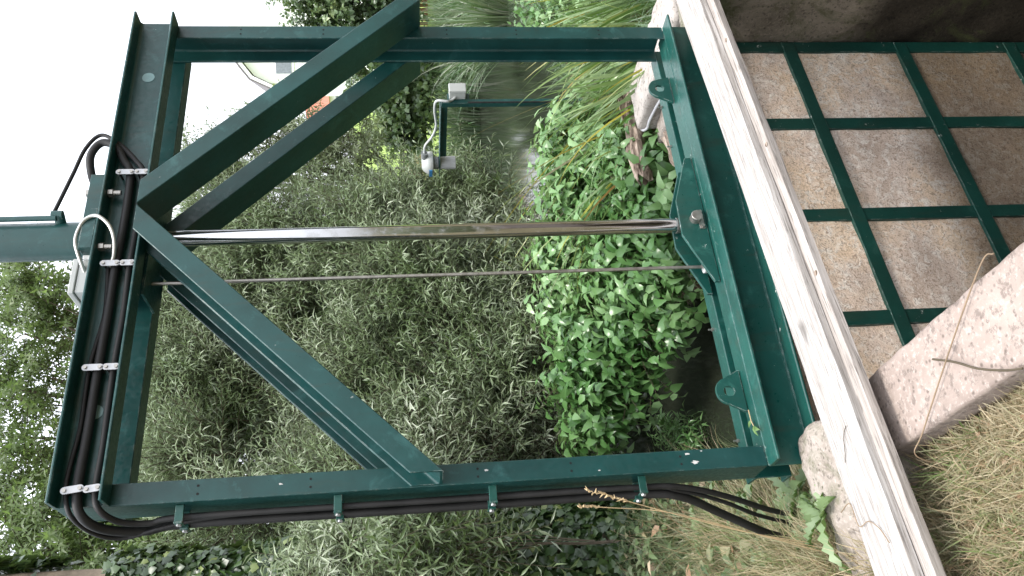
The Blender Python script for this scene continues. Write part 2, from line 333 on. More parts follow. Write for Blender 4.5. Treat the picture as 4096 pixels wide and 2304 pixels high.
# sill beam across the top of the gate: front channel, plate, back channel
SB = .176
sp = chan(SB, .088, .009, .013, .013)
MB().prism(sp, (-.004, -.002, -SB), (2.19, -.002, -SB), (0, 0, 1), (0, -1, 0)).build('sill_beam', M['green_worn'], fr, bevel=.0015)
MB().prism(chan(.15, .085), (.0, .157, -.152), (2.195, .157, -.152), (0, 0, 1), (0, 1, 0)).build('sill_beam', M['green_worn'], fr, bevel=.0015)
MB().box(.012, 2.185, .0, .098, -.012, -.003).build('deck_plate', M['green_worn'], fr, bevel=.001)
MB().tube([(.0, -.003, -.004), (.6, -.0035, -.003), (1.3, -.003, -.004), (2.19, -.003, -.004)], .0055, 8).build('weld_seam', M['green_worn'], fr, smooth=True)
MB().tube([(.0, -.014, -SB + .016), (2.19, -.014, -SB + .016)], .006, 8).build('weld_seam', M['green_worn'], fr, smooth=True)
for x in np.arange(.17, 2.1, .245):
    bo = MB().cyl((x, .222, -.006), (x, .222, .006), .008, 6).cyl((x, .222, .006), (x, .222, .02), .004, 8).build('bolt', M['dull_steel'], fr)
outl = [(1.42, .001), (1.42, .03), (1.19, .112), (1.015, .117), (.785, .022), (.785, .001)]
for y0 in (.028, .135):
    MB().prism(outl, (0, y0, 0), (0, y0 + .014, 0), (1, 0, 0), (0, 0, 1)).build('clevis_plate', M['green_worn'], fr, bevel=.0015)
kp = MB().box(1.04, 1.135, .022, .028, .012, .035).build('keeper_plate', M['dull_steel'], fr, bevel=.001)
for x in (1.052, 1.122): MB().cyl((x, .0215, .022), (x, .014, .022), .0085, 6).build('bolt', M['dull_steel'], kp)
MB().cyl((1.09, -.006, .047), (1.09, .152, .047), .0245, 28).build('clevis_pin', M['dull_steel'], fr, smooth=True, bevel=.002)
def lug(x0, x1, cx, y0):
    hx, hz_, r, t = cx, .056, .021, .014; N = 32
    top = [(cx + .053 * math.cos(a) * 1.02, .058 + .05 * math.sin(a)) for a in np.linspace(R(12), R(168), 15)]
    out = [(x0 + (x1 - x0) * k / 9, .001) for k in range(10)] + [(x1, .008)] + top + [(x0, .008)]
    # ring of quads between hole and outline
    ang = [math.atan2(z - hz_, x - hx) for x, z in out]; v = []; f = []; n = len(out)
    for y in (y0, y0 + t):
        v += [(x, y, z) for x, z in out] + [(hx + r * math.cos(a), y, hz_ + r * math.sin(a)) for a in ang]
    for i in range(n):
        j = (i + 1) % n
        f += [(i, j, n + j, n + i), (2 * n + j, 2 * n + i, 3 * n + i, 3 * n + j), (j, i, 2 * n + i, 2 * n + j), (n + i, n + j, 3 * n + j, 3 * n + i)]
    o = MB().add(v, f).build('lifting_lug', M['green_worn'], fr, bevel=.0012)
    return o
lug(.232, .402, .318, .062); lug(1.777, 1.93, 1.862, .062)
for x, z in ((1.873, 2.358), (.33, 2.354)):
    MB().cyl((x, -.0112, z), (x, -.0128, z), .026, 28).build('lit_hole_disc', M['disc'], fr)  # pale disc paints in the lit back web seen through a hole
MB().box(.80, 1.40, .002, D - .002, HB - .010, HB - .001).build('mounting_plate', M['green'], fr)
for px, s in ((.0, 1), (W, -1)):
    for z in (1.99, 1.62, 1.05, .72, .32):
        for dx in (.024, .052):
            MB().cyl((px + s * dx, -.0004, z), (px + s * dx, -.0012, z), .0042, 10).build('hole_shade_disc', M['hole'], fr)  # black discs paint in the shade inside the drilled holes
def scar(x, y, z, r, seed, nx=0):
    r_ = np.random.default_rng(seed); k = 13; v = []
    for yy in (y, y - .0006):
        for j in range(k):
            a = 2 * math.pi * j / k; rr = r * r_.uniform(.45, 1.1) if yy == y else 0
            if yy != y: v.append((v[j][0], yy, v[j][2])); continue
            v.append((x + rr * math.cos(a) * .7, yy, z + rr * math.sin(a) * 1.4))
    f = [tuple(range(k, 2 * k))] + [(j, (j + 1) % k, k + (j + 1) % k, k + j) for j in range(k)]
    MB().add(v, f).build('bare_patch', M['primer'], fr)
for a_ in ((.028, -.0004, .268, .011, 1), (.060, -.0004, .292, .008, 2), (.068, -.0004, .238, .004, 3), (.045, -.0004, 1.02, .006, 4), (.040, -.0004, 1.72, .006, 5), (.02, -.0004, .62, .004, 6)): scar(*a_)
# saddle clips over the cables on the header
for x, dz, tilt in ((1.327, 0, 0), (.903, 0, 0), (.478, 0, 0), (.046, 0, .12)):
    for z, h in ((2.3695, .072), (2.3080, .058)):
        c0 = Vector((x, -.0575, z)); pts = []
        L, rr = h / 2 - .012, .012
        prof = [(rr * math.cos(a), L + rr * math.sin(a)) for a in np.linspace(0, math.pi, 9)] + [(rr * math.cos(a), -L + rr * math.sin(a)) for a in np.linspace(math.pi, 2 * math.pi, 9)]
        ua = Vector((math.cos(tilt), 0, math.sin(tilt))); ub = Vector((-math.sin(tilt), 0, math.cos(tilt)))
        cl = MB().prism(prof, c0, c0 + Vector((0, -.004, 0)), ua, ub).build('cable_clip', M['galv'], fr)
        for e in (1, -1):
            p = c0 + ub * L * e
            MB().cyl(p + Vector((0, -.004, 0)), p + Vector((0, -.009, 0)), .0065, 10).build('bolt', M['dull_steel'], cl)
            MB().cyl(p + Vector((0, 0, 0)), (p.x, -.0115, p.z), .0045, 8).build('spacer', M['rubber'], cl)
# brackets holding the cables on the outer face of the left post
for z in (2.05, 1.53, 1.0, .465):
    for y in (.03, .112):
        br = MB().box(-.062, -.0008, y - .004, y + .004, z - .014, z + .014).box(-.064, -.058, y - .012, y + .034, z - .014, z + .014).build('cable_bracket', M['green_worn'], fr, bevel=.002)
        MB().cyl((-.064, y + .010, z), (-.070, y + .010, z), .009, 6).build('bolt', M['galv'], br)

# ------------------------------------------------------------------ sluice gate leaf
gt = thing('sluice_gate', (1.09, .02, -2.5), 'rusty tan gate leaf crossed by flat green bars, hanging below the green beam', 'sluice gate')
xs = np.linspace(.066, 2.094, 60); zs = np.linspace(-2.5, -SB - .002, 70); X, Z = np.meshgrid(xs, zs)
Q = np.stack([X.ravel(), Z.ravel()], 1)
cell = np.abs(((Q[:, 0] - .575) / .5 + 50) % 1 - .5); 
yv = .003 - .010 * (vnoise(Q, 9, 3) - .5) - .012 * (vnoise(Q, 3, 5) - .5) + .004
ii = np.arange(len(Q)).reshape(len(zs), len(xs)); Fq = np.stack([ii[:-1, :-1], ii[:-1, 1:], ii[1:, 1:], ii[1:, :-1]], -1).reshape(-1, 4)
np_mesh('panel', np.column_stack([Q[:, 0], yv, Q[:, 1]]), Fq, M['panel'], gt, smooth=True)
MB().box(.066, 2.094, .03, .05, -2.5, -SB - .002).build('back_plate', M['green_bar'], gt)
for x, h in ((.083, .033), (.575, .032), (1.075, .031), (1.58, .032), (2.062, .033)):
    MB().box(x - h, x + h, -.006, .02, -2.5, -SB - .003).build('vertical_bar', M['green_bar'], gt, bevel=.003)
for z in (-.665, -1.25, -1.84):
    a = .056; MB().prism([(-.006, -.032), (.02, -.032), (.02, .032), (-.006, .032)], (.07, -.004, z - a * .99), (2.09, -.004, z + a * 1.0), (0, 1, 0), (0, 0, 1)).build('horizontal_bar', M['green_bar'], gt, bevel=.003)

# ------------------------------------------------------------------ hydraulic ram
ram = thing('hydraulic_ram', (1.095, .08, .1), 'green hydraulic ram whose polished rod runs down through the frame to a clevis', 'hydraulic ram')
RX, RY = 1.095, .08
MB().cyl((RX, RY, 2.47), (RX, RY, 3.75), .076, 40).build('cylinder', M['green'], ram, smooth=True)
fb = MB().box(.965, 1.305, -.075, D + .075, HT + .0015, HT + .052).build('flange', M['green'], ram, bevel=.002)
MB().box(.965, 1.14, -.077, -.075, HT + .004, HT + .05).build('flange_face', M['green'], ram)
for x in (1.235, .985):
    for y in (-.045, D + .045):
        bm_ = MB().cyl((x, y, HT + .053), (x, y, HT + .068), .017, 6).build('bolt_head', M['dull_steel'], ram)
        nu = MB().cyl((x, y, HT - .0135), (x, y, HT - .032), .017, 6).build('nut', M['dull_steel'], ram)
        MB().cyl((x, y, HT - .0325), (x, y, HT - .06), .010, 14).build('bolt_end', M['dull_steel'], nu)
MB().cyl((RX, RY, .118), (RX, RY, HB - .002), .0315, 48).build('rod', M['chrome'], ram, smooth=True)
MB().tube([(RX, RY, .047), (RX, RY, .085), (RX, RY, .118)], [.03, .033, .0335], 32).build('rod_eye', M['dull_steel'], ram, smooth=True)
MB().cyl((1.168, .0, 2.60), (1.168, .0, 2.64), .017, 14).cyl((1.15, .03, 2.615), (1.17, -.0, 2.615), .02, 14).build('port_fitting', M['green'], ram, smooth=True)
MB().tube([(1.150, -.004, 2.62), (1.150, -.004, 3.7)], .011, 10).build('port_pipe', M['green'], ram, smooth=True)
pr_ = thing('position_rod', (.885, .08, .03), 'thin steel position rod beside the thick polished ram rod', 'measuring rod')
MB().cyl((.885, .08, .037), (.889, .08, 2.26), .0072, 16).build('rod', M['dull_steel'], pr_, smooth=True)
MB().tube([(.885, .08, .024), (.885, .08, .036)], [.027, .027], 24).build('washer', M['box'], pr_, smooth=True)
# ------------------------------------------------------------------ cables
def cable(name, pts, r, mat, label, cat, group=None, k=8, n=12):
    return tag(MB().tube(spline(pts, k), r, n).build(name, mat, smooth=True), label, cat, group)
cable('hydraulic_hose', [(1.168, 0, 2.64), (1.2, .0, 2.60 + .03), (1.36, -.01, 2.588), (1.48, -.02, 2.555), (1.54, -.03, 2.50), (1.49, -.035, 2.425), (1.40, -.035, 2.345), (1.327, -.034, 2.308), (1.1, -.034, 2.304), (.903, -.034, 2.308), (.7, -.03, 2.305), (.478, -.034, 2.308), (.2, -.033, 2.304), (.046, -.034, 2.306), (-.02, -.03, 2.285), (-.046, .03, 2.235), (-.046, .065, 2.15), (-.034, .06, 2.05), (-.034, .055, 1.53), (-.034, .058, 1.0), (-.034, .055, .465), (-.04, .075, .30), (-.06, .16, .12), (-.09, .30, -.10), (-.10, .42, -.3)],
      [.008] * 40 + [.011] * 400, M['rubber'], 'black hose looping highest over the header and then following its lower edge', 'hose', 'black hoses clipped along the frame')
cable('hydraulic_hose', [(1.315, .06, 2.50), (1.36, .02, 2.525), (1.44, -.02, 2.53), (1.495, -.035, 2.49), (1.47, -.038, 2.43), (1.40, -.036, 2.39), (1.327, -.034, 2.358), (1.1, -.034, 2.352), (.903, -.034, 2.358), (.7, -.032, 2.358), (.478, -.034, 2.360), (.25, -.033, 2.36), (.046, -.034, 2.362), (-.035, -.02, 2.34), (-.062, .05, 2.285), (-.058, .115, 2.18), (-.040, .125, 2.05), (-.042, .122, 1.53), (-.042, .125, 1.0), (-.042, .122, .465), (-.055, .14, .30), (-.10, .25, .12), (-.16, .38, -.10), (-.19, .48, -.3)],
      .0158, M['rubber'], 'thickest black hose, running along the middle of the header channel', 'hose', 'black hoses clipped along the frame', n=16)
cable('signal_cable', [(.90, -.03, 2.385), (.81, -.022, 2.379), (.69, -.018, 2.375), (.515, -.025, 2.392), (.416, -.022, 2.394), (.27, -.02, 2.392), (.133, -.025, 2.402), (.05, -.03, 2.40), (-.03, -.02, 2.375), (-.072, .06, 2.32), (-.078, .11, 2.24), (-.055, .10, 2.12), (-.03, .088, 1.9), (-.022, .085, 1.3), (-.022, .085, .5), (-.04, .12, .3), (-.07, .2, .12), (-.10, .33, -.06), (-.13, .45, -.3)],
      .008, M['rubber'], 'thin grey-black cable weaving along the top of the hoses', 'cable')
cable('metal_conduit', [(.86, .03, 2.465), (.93, -.03, 2.487), (.985, -.06, 2.503), (1.03, -.07, 2.503), (1.085, -.08, 2.480), (1.100, -.085, 2.436), (1.062, -.08, 2.390), (1.005, -.07, 2.366), (.94, -.055, 2.362), (.898, -.04, 2.376)],
      .0075, M['alu'], 'short silver flexible conduit curled over the flange of the ram', 'conduit')
jb = thing('junction_box', (.88, .06, HT), 'pale grey junction box on top of the header beside the ram', 'junction box')
MB().box(.81, .95, -.01, .12, HT + .0005, HT + .062).build('box', M['box'], jb, bevel=.004); MB().box(.805, .955, -.015, .125, HT + .063, HT + .085).build('lid', M['box'], jb, bevel=.004)
MB().box(.95, .972, -.02, .12, HT + .001, HT + .05).build('gland_plate', M['white_trim'], jb, bevel=.002)
# ------------------------------------------------------------------ concrete and timber round the chamber
def rough_box(name, x0, x1, y0, y1, z0, z1, mat, label, cat, res=.03, amp=.012, seed=0, rnd=.02, top=None):
    nx_, ny_, nz_ = [max(2, int(round((b_ - a) / res))) for a, b_ in ((x0, x1), (y0, y1), (z0, z1))]
    nx_, ny_, nz_ = min(nx_, 90), min(ny_, 90), min(nz_, 60); v = []; f = []; idx = {}
    def vid(i, j, k):
        key = (i, j, k)
        if key not in idx: idx[key] = len(v); v.append((i / nx_, j / ny_, k / nz_))
        return idx[key]
    for i in range(nx_):
        for j in range(ny_):
            f.append((vid(i, j, 0), vid(i, j + 1, 0), vid(i + 1, j + 1, 0), vid(i + 1, j, 0))); f.append((vid(i, j, nz_), vid(i + 1, j, nz_), vid(i + 1, j + 1, nz_), vid(i, j + 1, nz_)))
    for i in range(nx_):
        for k in range(nz_):
            f.append((vid(i, 0, k), vid(i + 1, 0, k), vid(i + 1, 0, k + 1), vid(i, 0, k + 1))); f.append((vid(i, ny_, k), vid(i, ny_, k + 1), vid(i + 1, ny_, k + 1), vid(i + 1, ny_, k)))
    for j in range(ny_):
        for k in range(nz_):
            f.append((vid(0, j, k), vid(0, j, k + 1), vid(0, j + 1, k + 1), vid(0, j + 1, k))); f.append((vid(nx_, j, k), vid(nx_, j + 1, k), vid(nx_, j + 1, k + 1), vid(nx_, j, k + 1)))
    L = np.array([x1 - x0, y1 - y0, z1 - z0]); P_ = np.array(v) * L; lo, hi = np.full(3, rnd), L - rnd
    c = np.clip(P_, lo, hi); d = P_ - c; n_ = np.linalg.norm(d, axis=1, keepdims=True); k_ = n_ > 1e-9
    P_ = np.where(k_, c + d / np.maximum(n_, 1e-9) * np.minimum(n_, rnd), P_) + np.array([x0, y0, z0])
    nv = nrm(d); P_ = P_ + nv * ((vnoise(P_, 14, seed)[:, None] - .55) * amp + (vnoise(P_, 45, seed + 3)[:, None] - .5) * amp * .5)
    if top is not None: P_ = top(P_)
    me = bpy.data.meshes.new(name); me.from_pydata(P_.tolist(), [], f); me.update(); me.polygons.foreach_set('use_smooth', [True] * len(me.polygons))
    return tag(link(name, me, mat), label, cat)
rough_box('coping_slab', -.145, .10, -2.35, -.455, -.245, -.148, M['conc'], 'pale concrete coping slab edging the chamber beside the dry grass', 'coping', .02, .007, 2, .005)
rough_box('chamber_wall', -.14, .085, -5, -.02, -2.75, -.25, M['wall'], 'stained side wall of the chamber under the pale coping slab', 'wall', .08, .02, 3)
rough_box('chamber_wall', 2.097, 2.55, -5, .05, -2.75, -.17, M['wall'], 'dark mossy wall of the chamber facing the coping slab', 'wall', .07, .03, 4)
def slope(P_):
    t = np.clip((P_[:, 0] + .12) / -.35, 0, 1) * .10 + np.clip((P_[:, 1] - .0) / .2, 0, 1) * .05
    P_[:, 2] -= np.where(P_[:, 2] > -.4, t, 0); return P_
rough_box('concrete_block', -.46, .092, -.50, -.012, -1.2, -.108, M['conc_moss'], 'mossy concrete block that carries the end of the green beam', 'concrete block', .03, .035, 5, .03, slope)
rough_box('abutment', 2.12, 2.75, -.9, .06, -.17, -.125, M['conc_moss'], 'brown concrete ledge under the far end of the bleached timber', 'ledge', .03, .02, 8, .012)
rough_box('coping_slab', 2.335, 2.66, .065, .93, -.60, -.105, M['conc_pale'], 'bleached concrete slab with a grey conduit, behind the far post', 'coping', .025, .015, 6, .015)
rough_box('abutment_wall', 2.2, 2.33, .02, .9, -1.6, -.20, M['conc_moss'], 'low dark wall below the bleached slab, next to the pond', 'wall', .05, .02, 7)
br_ = thing('light_blocker', (2.2, -1.95, -.12), 'unseen concrete parapet over the chamber behind the photographer', 'blocker')
MB().box(.50, 5.0, -6, -2.9, -.12, .04).build('blocker_deck', M['conc'], br_, bevel=.01); MB().box(.50, 5.0, -3.16, -2.91, .041, .55).build('blocker_wall', M['conc'], br_, bevel=.01)  # unseen slab and wall, added to keep sky light out of the chamber
def timber(name, p0, p1, wdt, hgt, mat, label, seed):
    """weathered sawn plank, top centre line from p0 to p1"""
    p0, p1 = Vector(p0), Vector(p1); L = (p1 - p0).length; n = 90; pr = []
    t = thing(name, p0, label, 'timber'); t.rotation_euler = (0, -math.asin((p1.z - p0.z) / L), math.atan2(p1.y - p0.y, p1.x - p0.x)); bpy.context.view_layer.update()
    a, c = wdt / 2, .0025; prof = [(-a + c, 0), (-a * .5, .0), (0, 0), (a * .5, 0), (a - c, 0), (a, -c), (a, -hgt / 2), (a, -hgt + c), (a - c, -hgt), (-a + c, -hgt), (-a, -hgt + c), (-a, -hgt / 2), (-a, -c)]
    v = []; f = []; k = len(prof)
    for i_ in range(n + 1):
        x = L * i_ / n; 
        for j, (y, z) in enumerate(prof):
            e = (vnoise(np.array([[x * 4, j * 3.7, seed]]), 1, seed)[0] - .5)
            v.append((x, y + .007 * e, z + .004 * e))
    for i_ in range(n):
        for j in range(k): f.append((i_ * k + j, i_ * k + (j + 1) % k, (i_ + 1) * k + (j + 1) % k, (i_ + 1) * k + j))
    f += [tuple(range(k)), tuple(range((n + 1) * k - 1, n * k - 1, -1))]
    me = bpy.data.meshes.new('plank'); me.from_pydata(v, [], f); me.update()
    o = bpy.data.objects.new('plank', me); C.objects.link(o); me.materials.append(mat); o.parent = t
    return t
dx, dy = 1, .113
tm = timber('timber_plank', (-1.6, -.686, -.031), (3.4, -.121, -.031), .193, .030, M['timber'], 'wide bleached timber plank lying on top across the chamber', 1)
tm2 = timber('timber_plank', (-1.6, -.724, -.0625), (3.4, -.159, -.0625), .206, .032, M['timber2'], 'grey-brown timber plank underneath, its near edge sticking out', 2)
for x in (.46, 1.05, 1.65):
    y = -.812 + .113 * (x + 1.6)
    o = MB().cyl((x, y - .005, -.0615), (x, y - .005, -.0595), .009, 12).build('nail', M['rotten'], None); o.parent = tm2; o.matrix_parent_inverse = tm2.matrix_world.inverted()
cable('grey_conduit', [(2.325, .62, -.19), (2.325, .70, -.172), (2.325, .83, -.158), (2.326, .90, -.160), (2.335, .93, -.14), (2.40, .95, -.13)], .009, M['grey_pvc'], 'thin grey conduit fixed to the side of the bleached slab', 'conduit')
# rotten log under the slab end
def log(name, p0, p1, r, label, seed):
    pts = [Vector(p0).lerp(Vector(p1), t) for t in np.linspace(0, 1, 24)]; v = []; f = []; n = 26
    d = (pts[-1] - pts[0]).normalized(); u = d.orthogonal().normalized(); w_ = d.cross(u)
    for i_, p in enumerate(pts):
        for j in range(n):
            a = 2 * math.pi * j / n; e = vnoise(np.array([[math.cos(a) * 2.2, math.sin(a) * 2.2, i_ * .12]]), 1.6, seed)[0]
            rr = r * (.45 + .9 * e) * (1 if i_ else .75); v.append(p + (u * math.cos(a) * .75 + w_ * math.sin(a)) * rr + d * (.14 * (e - .5) if i_ in (0, 23) else 0))
    for i_ in range(23):
        for j in range(n): f.append((i_ * n + j, i_ * n + (j + 1) % n, (i_ + 1) * n + (j + 1) % n, (i_ + 1) * n + j))
    f += [tuple(range(n - 1, -1, -1)), tuple(range(23 * n, 24 * n))]
    return tag(MB().add(v, f).build(name, M['rotten']), label, 'log')
log('rotten_log', (2.02, .98, -.10), (2.75, 1.12, -.16), .075, 'upper split rotten log beside the bleached slab', 3)
log('rotten_log', (1.98, .80, -.30), (2.6, .95, -.32), .10, 'lower crumbling brown log wedged under the bleached slab', 5)

# ------------------------------------------------------------------ leaf and blade builders
def leaves(name, p, d, up, ln, wd, mat, parent=None, kind='lance', seed=0, curl=.25, rnd=None):
    n = len(p); r_ = np.random.default_rng(seed); d = nrm(d); s = nrm(np.cross(d, up)); u = np.cross(s, d)
    ln = ln[:, None]; wd = wd[:, None]
    def at(t, a, h): return p + d * ln * t + s * wd * a + u * ln * h
    if kind == 'lance':
        V = [at(0, 0, 0), at(.42, -.5, .05), at(.45, 0, -.02), at(.42, .5, .05), at(1, 0, -curl)]; f = [(0, 3, 2), (0, 2, 1), (2, 3, 4), (1, 2, 4)]
    elif kind == 'ovate':
        V = [at(0, 0, 0), at(.22, -.5, .05), at(.25, 0, 0), at(.22, .5, .05), at(.6, -.36, -.02), at(.62, 0, -.07), at(.6, .36, -.02), at(1, 0, -curl)]
        f = [(0, 3, 2), (0, 2, 1), (1, 2, 5), (1, 5, 4), (2, 3, 6), (2, 6, 5), (4, 5, 7), (5, 6, 7)]
    elif kind == 'ivy':
        V = [at(0, 0, 0), at(.05, -.5, .02), at(.38, -.34, 0), at(.55, -.5, -.05), at(1, 0, -curl), at(.55, .5, -.05), at(.38, .34, 0), at(.05, .5, .02), at(.4, 0, .03)]
        f = [(0, 8, 1), (1, 8, 2), (2, 8, 3), (3, 8, 4), (4, 8, 5), (5, 8, 6), (6, 8, 7), (7, 8, 0)]
    else:
        V = [at(0, 0, 0), at(.5, -.5, 0), at(1, 0, -curl), at(.5, .5, 0)]; f = [(0, 3, 1), (1, 3, 2)]
    k = len(V); V = np.stack(V, 1).reshape(-1, 3); f = np.array(f); F = (np.arange(n)[:, None, None] * k + f[None]).reshape(-1, 3)
    if rnd is None: rnd = r_.random(n)
    return np_mesh(name, V, F, mat, parent, np.repeat(rnd, k))
def blades(name, p, d, bend, ln, wd, mat, parent=None, seg=5, rnd=None, seed=0, kink=None):
    """grass-like blades: start p, direction d, pulled over by bend (vector) along their length"""
    n = len(p); r_ = np.random.default_rng(seed); d = nrm(d); t = np.linspace(0, 1, seg + 1); V = []
    side = nrm(np.cross(d, r_.normal(size=(n, 3)))); pos = p.copy(); dirn = d.copy(); L = ln[:, None] / seg
    for i_ in range(seg + 1):
        wv = wd[:, None] * (1 - t[i_] ** 1.6) * .5 * (.65 if i_ == 0 else 1) + 2e-4
        V += [pos - side * wv, pos + side * wv]
        dirn = nrm(dirn + bend / seg * (.3 + 1.4 * t[i_]))
        if kink is not None and i_ == seg - 2: dirn = nrm(np.where(kink[:, None], dirn * np.array([1, 1, -.6]) + np.array([0, 0, -.5]), dirn))
        pos = pos + dirn * L
    k = 2 * (seg + 1); V = np.stack(V, 1).reshape(-1, 3); f = np.array([(2 * i_, 2 * i_ + 1, 2 * i_ + 3, 2 * i_ + 2) for i_ in range(seg)])
    F = (np.arange(n)[:, None, None] * k + f[None]).reshape(-1, 4)
    if rnd is None: rnd = r_.random(n)
    return np_mesh(name, V, F, mat, parent, np.repeat(rnd, k))
def ball(n, r_): 
    v = nrm(r_.normal(size=(n, 3))); return v
def pt(az, dist, el):
    """a point by compass bearing (from +Y towards +X), distance and elevation seen from the bank"""
    return np.array([CX + dist * math.sin(R(az)), CY + dist * math.cos(R(az)), 1.26 + dist * math.tan(R(el))])
def shoots(blobs, dens, seed, slen=(.35, .7), shell=.55, upw=.45, out=.7, gaps=0):
    """shoot starts and directions spread through a set of balls (centre, radius)"""
    r_ = np.random.default_rng(seed); Ps, Ds = [], []
    for c, r in blobs:
        n = int(dens * r ** 2 * 12); v = ball(n, r_); rad = r * (shell + (1 - shell) * r_.random(n)) ** 1.0 * (.75 + .35 * r_.random(n)); p = c + v * rad[:, None] * np.array([1, 1, .95])
        Ps.append(p); Ds.append(nrm(v * out + np.array([0, 0, upw]) + r_.normal(size=(n, 3)) * .45))
    P_, D_ = np.concatenate(Ps), np.concatenate(Ds)
    if gaps: k_ = vnoise(P_, 1.25, seed + 5) + .25 * r_.random(len(P_)) > gaps; P_, D_ = P_[k_], D_[k_]
    return P_, D_, r_.uniform(slen[0], slen[1], len(P_)), r_
def foliage(blobs, dens, seed, per, ll, lw, droop=.5, ang=.75, sag=.10, **kw):
    """leaves set alternately along drooping shoots: returns leaf arrays and shoot polylines"""
    P_, D_, L_, r_ = shoots(blobs, dens, seed, **kw); n = len(P_); t = (np.arange(per) + .6) / per
    g_ = np.array([0, 0, -droop]); pos = P_[:, None] + D_[:, None] * (L_[:, None] * t)[..., None] + g_ * (L_[:, None] * t ** 2)[..., None]
    tan = nrm(D_[:, None] + 2 * g_ * t[None, :, None]); a = nrm(np.cross(tan, np.array([.3, .2, 1.]))); b_ = np.cross(tan, a)
    ph = (np.arange(per) * 2.4)[None] + r_.uniform(0, 6.28, (n, 1)); rad = a * np.cos(ph)[..., None] + b_ * np.sin(ph)[..., None]
    d = nrm(tan * (1 - ang * .6) + rad * ang + np.array([0, 0, -sag])); up = nrm(np.cross(d, np.cross(tan, d)) + np.array([0, 0, .5]) + r_.normal(size=d.shape) * .25)
    q = n * per; sh = np.repeat(r_.random(n), per); rnd = np.clip(.38 * sh + .34 * r_.random(q) + .9 * (vnoise(pos.reshape(q, 3), 1.3, seed) - .36), 0, 1)
    end = P_ + D_ * L_[:, None] + g_ * L_[:, None]
    return dict(p=pos.reshape(q, 3), d=d.reshape(q, 3), up=up.reshape(q, 3), ln=r_.uniform(*ll, q), wd=r_.uniform(*lw, q), rnd=rnd), (P_, P_ + D_ * L_[:, None] * .5 + g_ * L_[:, None] * .25, end)
def twigs(name, tri, r, mat, parent):
    A, B, E = tri; n = len(A); V = []; side1 = nrm(np.cross(E - A, np.array([.3, .5, .8]))); side2 = nrm(np.cross(E - A, side1))
    for p, k in ((A, 1.), (B, .7), (E, .35)):
        for a in range(3): V.append(p + (side1 * math.cos(a * 2.094) + side2 * math.sin(a * 2.094)) * r * k)
    V = np.stack(V, 1).reshape(-1, 3); f = np.array([(3 * s + a, 3 * s + (a + 1) % 3, 3 * s + 3 + (a + 1) % 3, 3 * s + 3 + a) for s in (0, 1) for a in range(3)])
    return np_mesh(name, V, (np.arange(n)[:, None, None] * 9 + f[None]).reshape(-1, 4), mat, parent)
def limbs(base, blobs, r0, mat, parent, seed, fork=.45, name='trunk', nb=1):
    r_ = np.random.default_rng(seed); mb = MB(); base = np.array(base, float); cen = np.mean([c for c, r in blobs], 0)
    top = base + (cen - base) * fork; tr = spline([base, base + (top - base) * .5 + r_.normal(size=3) * .06, top], 6); mb.tube(tr, [r0 * (1.25 - .55 * k / (len(tr) - 1)) for k in range(len(tr))], 12)
    for c, r in blobs:
        k = r_.uniform(.45, 1.0); s = base + (top - base) * k
        mid = s + (c - s) * .5 + r_.normal(size=3) * .12 * r + np.array([0, 0, .15 * r]); pts = spline([s, mid, c], 6)
        rr = r0 * .42; mb.tube(pts, [rr * (1 - .75 * i_ / (len(pts) - 1)) for i_ in range(len(pts))], 8)
        for q_ in range(int(3 + 2 * r)):
            e = c + ball(1, r_)[0] * r * .9; s2 = np.array(pts[r_.integers(len(pts) // 2, len(pts))]); m2 = (s2 + e) / 2 + r_.normal(size=3) * .1 * r
            p3 = spline([s2, m2, e], 4); mb.tube(p3, [rr * .33 * (1 - .8 * i_ / (len(p3) - 1)) for i_ in range(len(p3))], 5)
    return mb.build(name, mat, parent, smooth=True)
def tree(name, label, cat, base, blobs, dens, seed, per, ll, lw, leaf, kind, r0, bark, group=None, twig_r=.003, curl=.25, fork=.45, **kw):
    t = thing(name, base, label, cat, group); f, tri = foliage(blobs, dens, seed, per, ll, lw, **kw)
    leaves('crown', mat=leaf, parent=t, kind=kind, seed=seed, curl=curl, **f)
    if twig_r: twigs('twig', tri, twig_r, M['twig'], t)['kind'] = 'stuff'
    if r0: limbs(base, blobs, r0, bark, t, seed, fork)
    return t
def B(*a): return [(pt(az, d, el), r) for az, d, el, r in a]

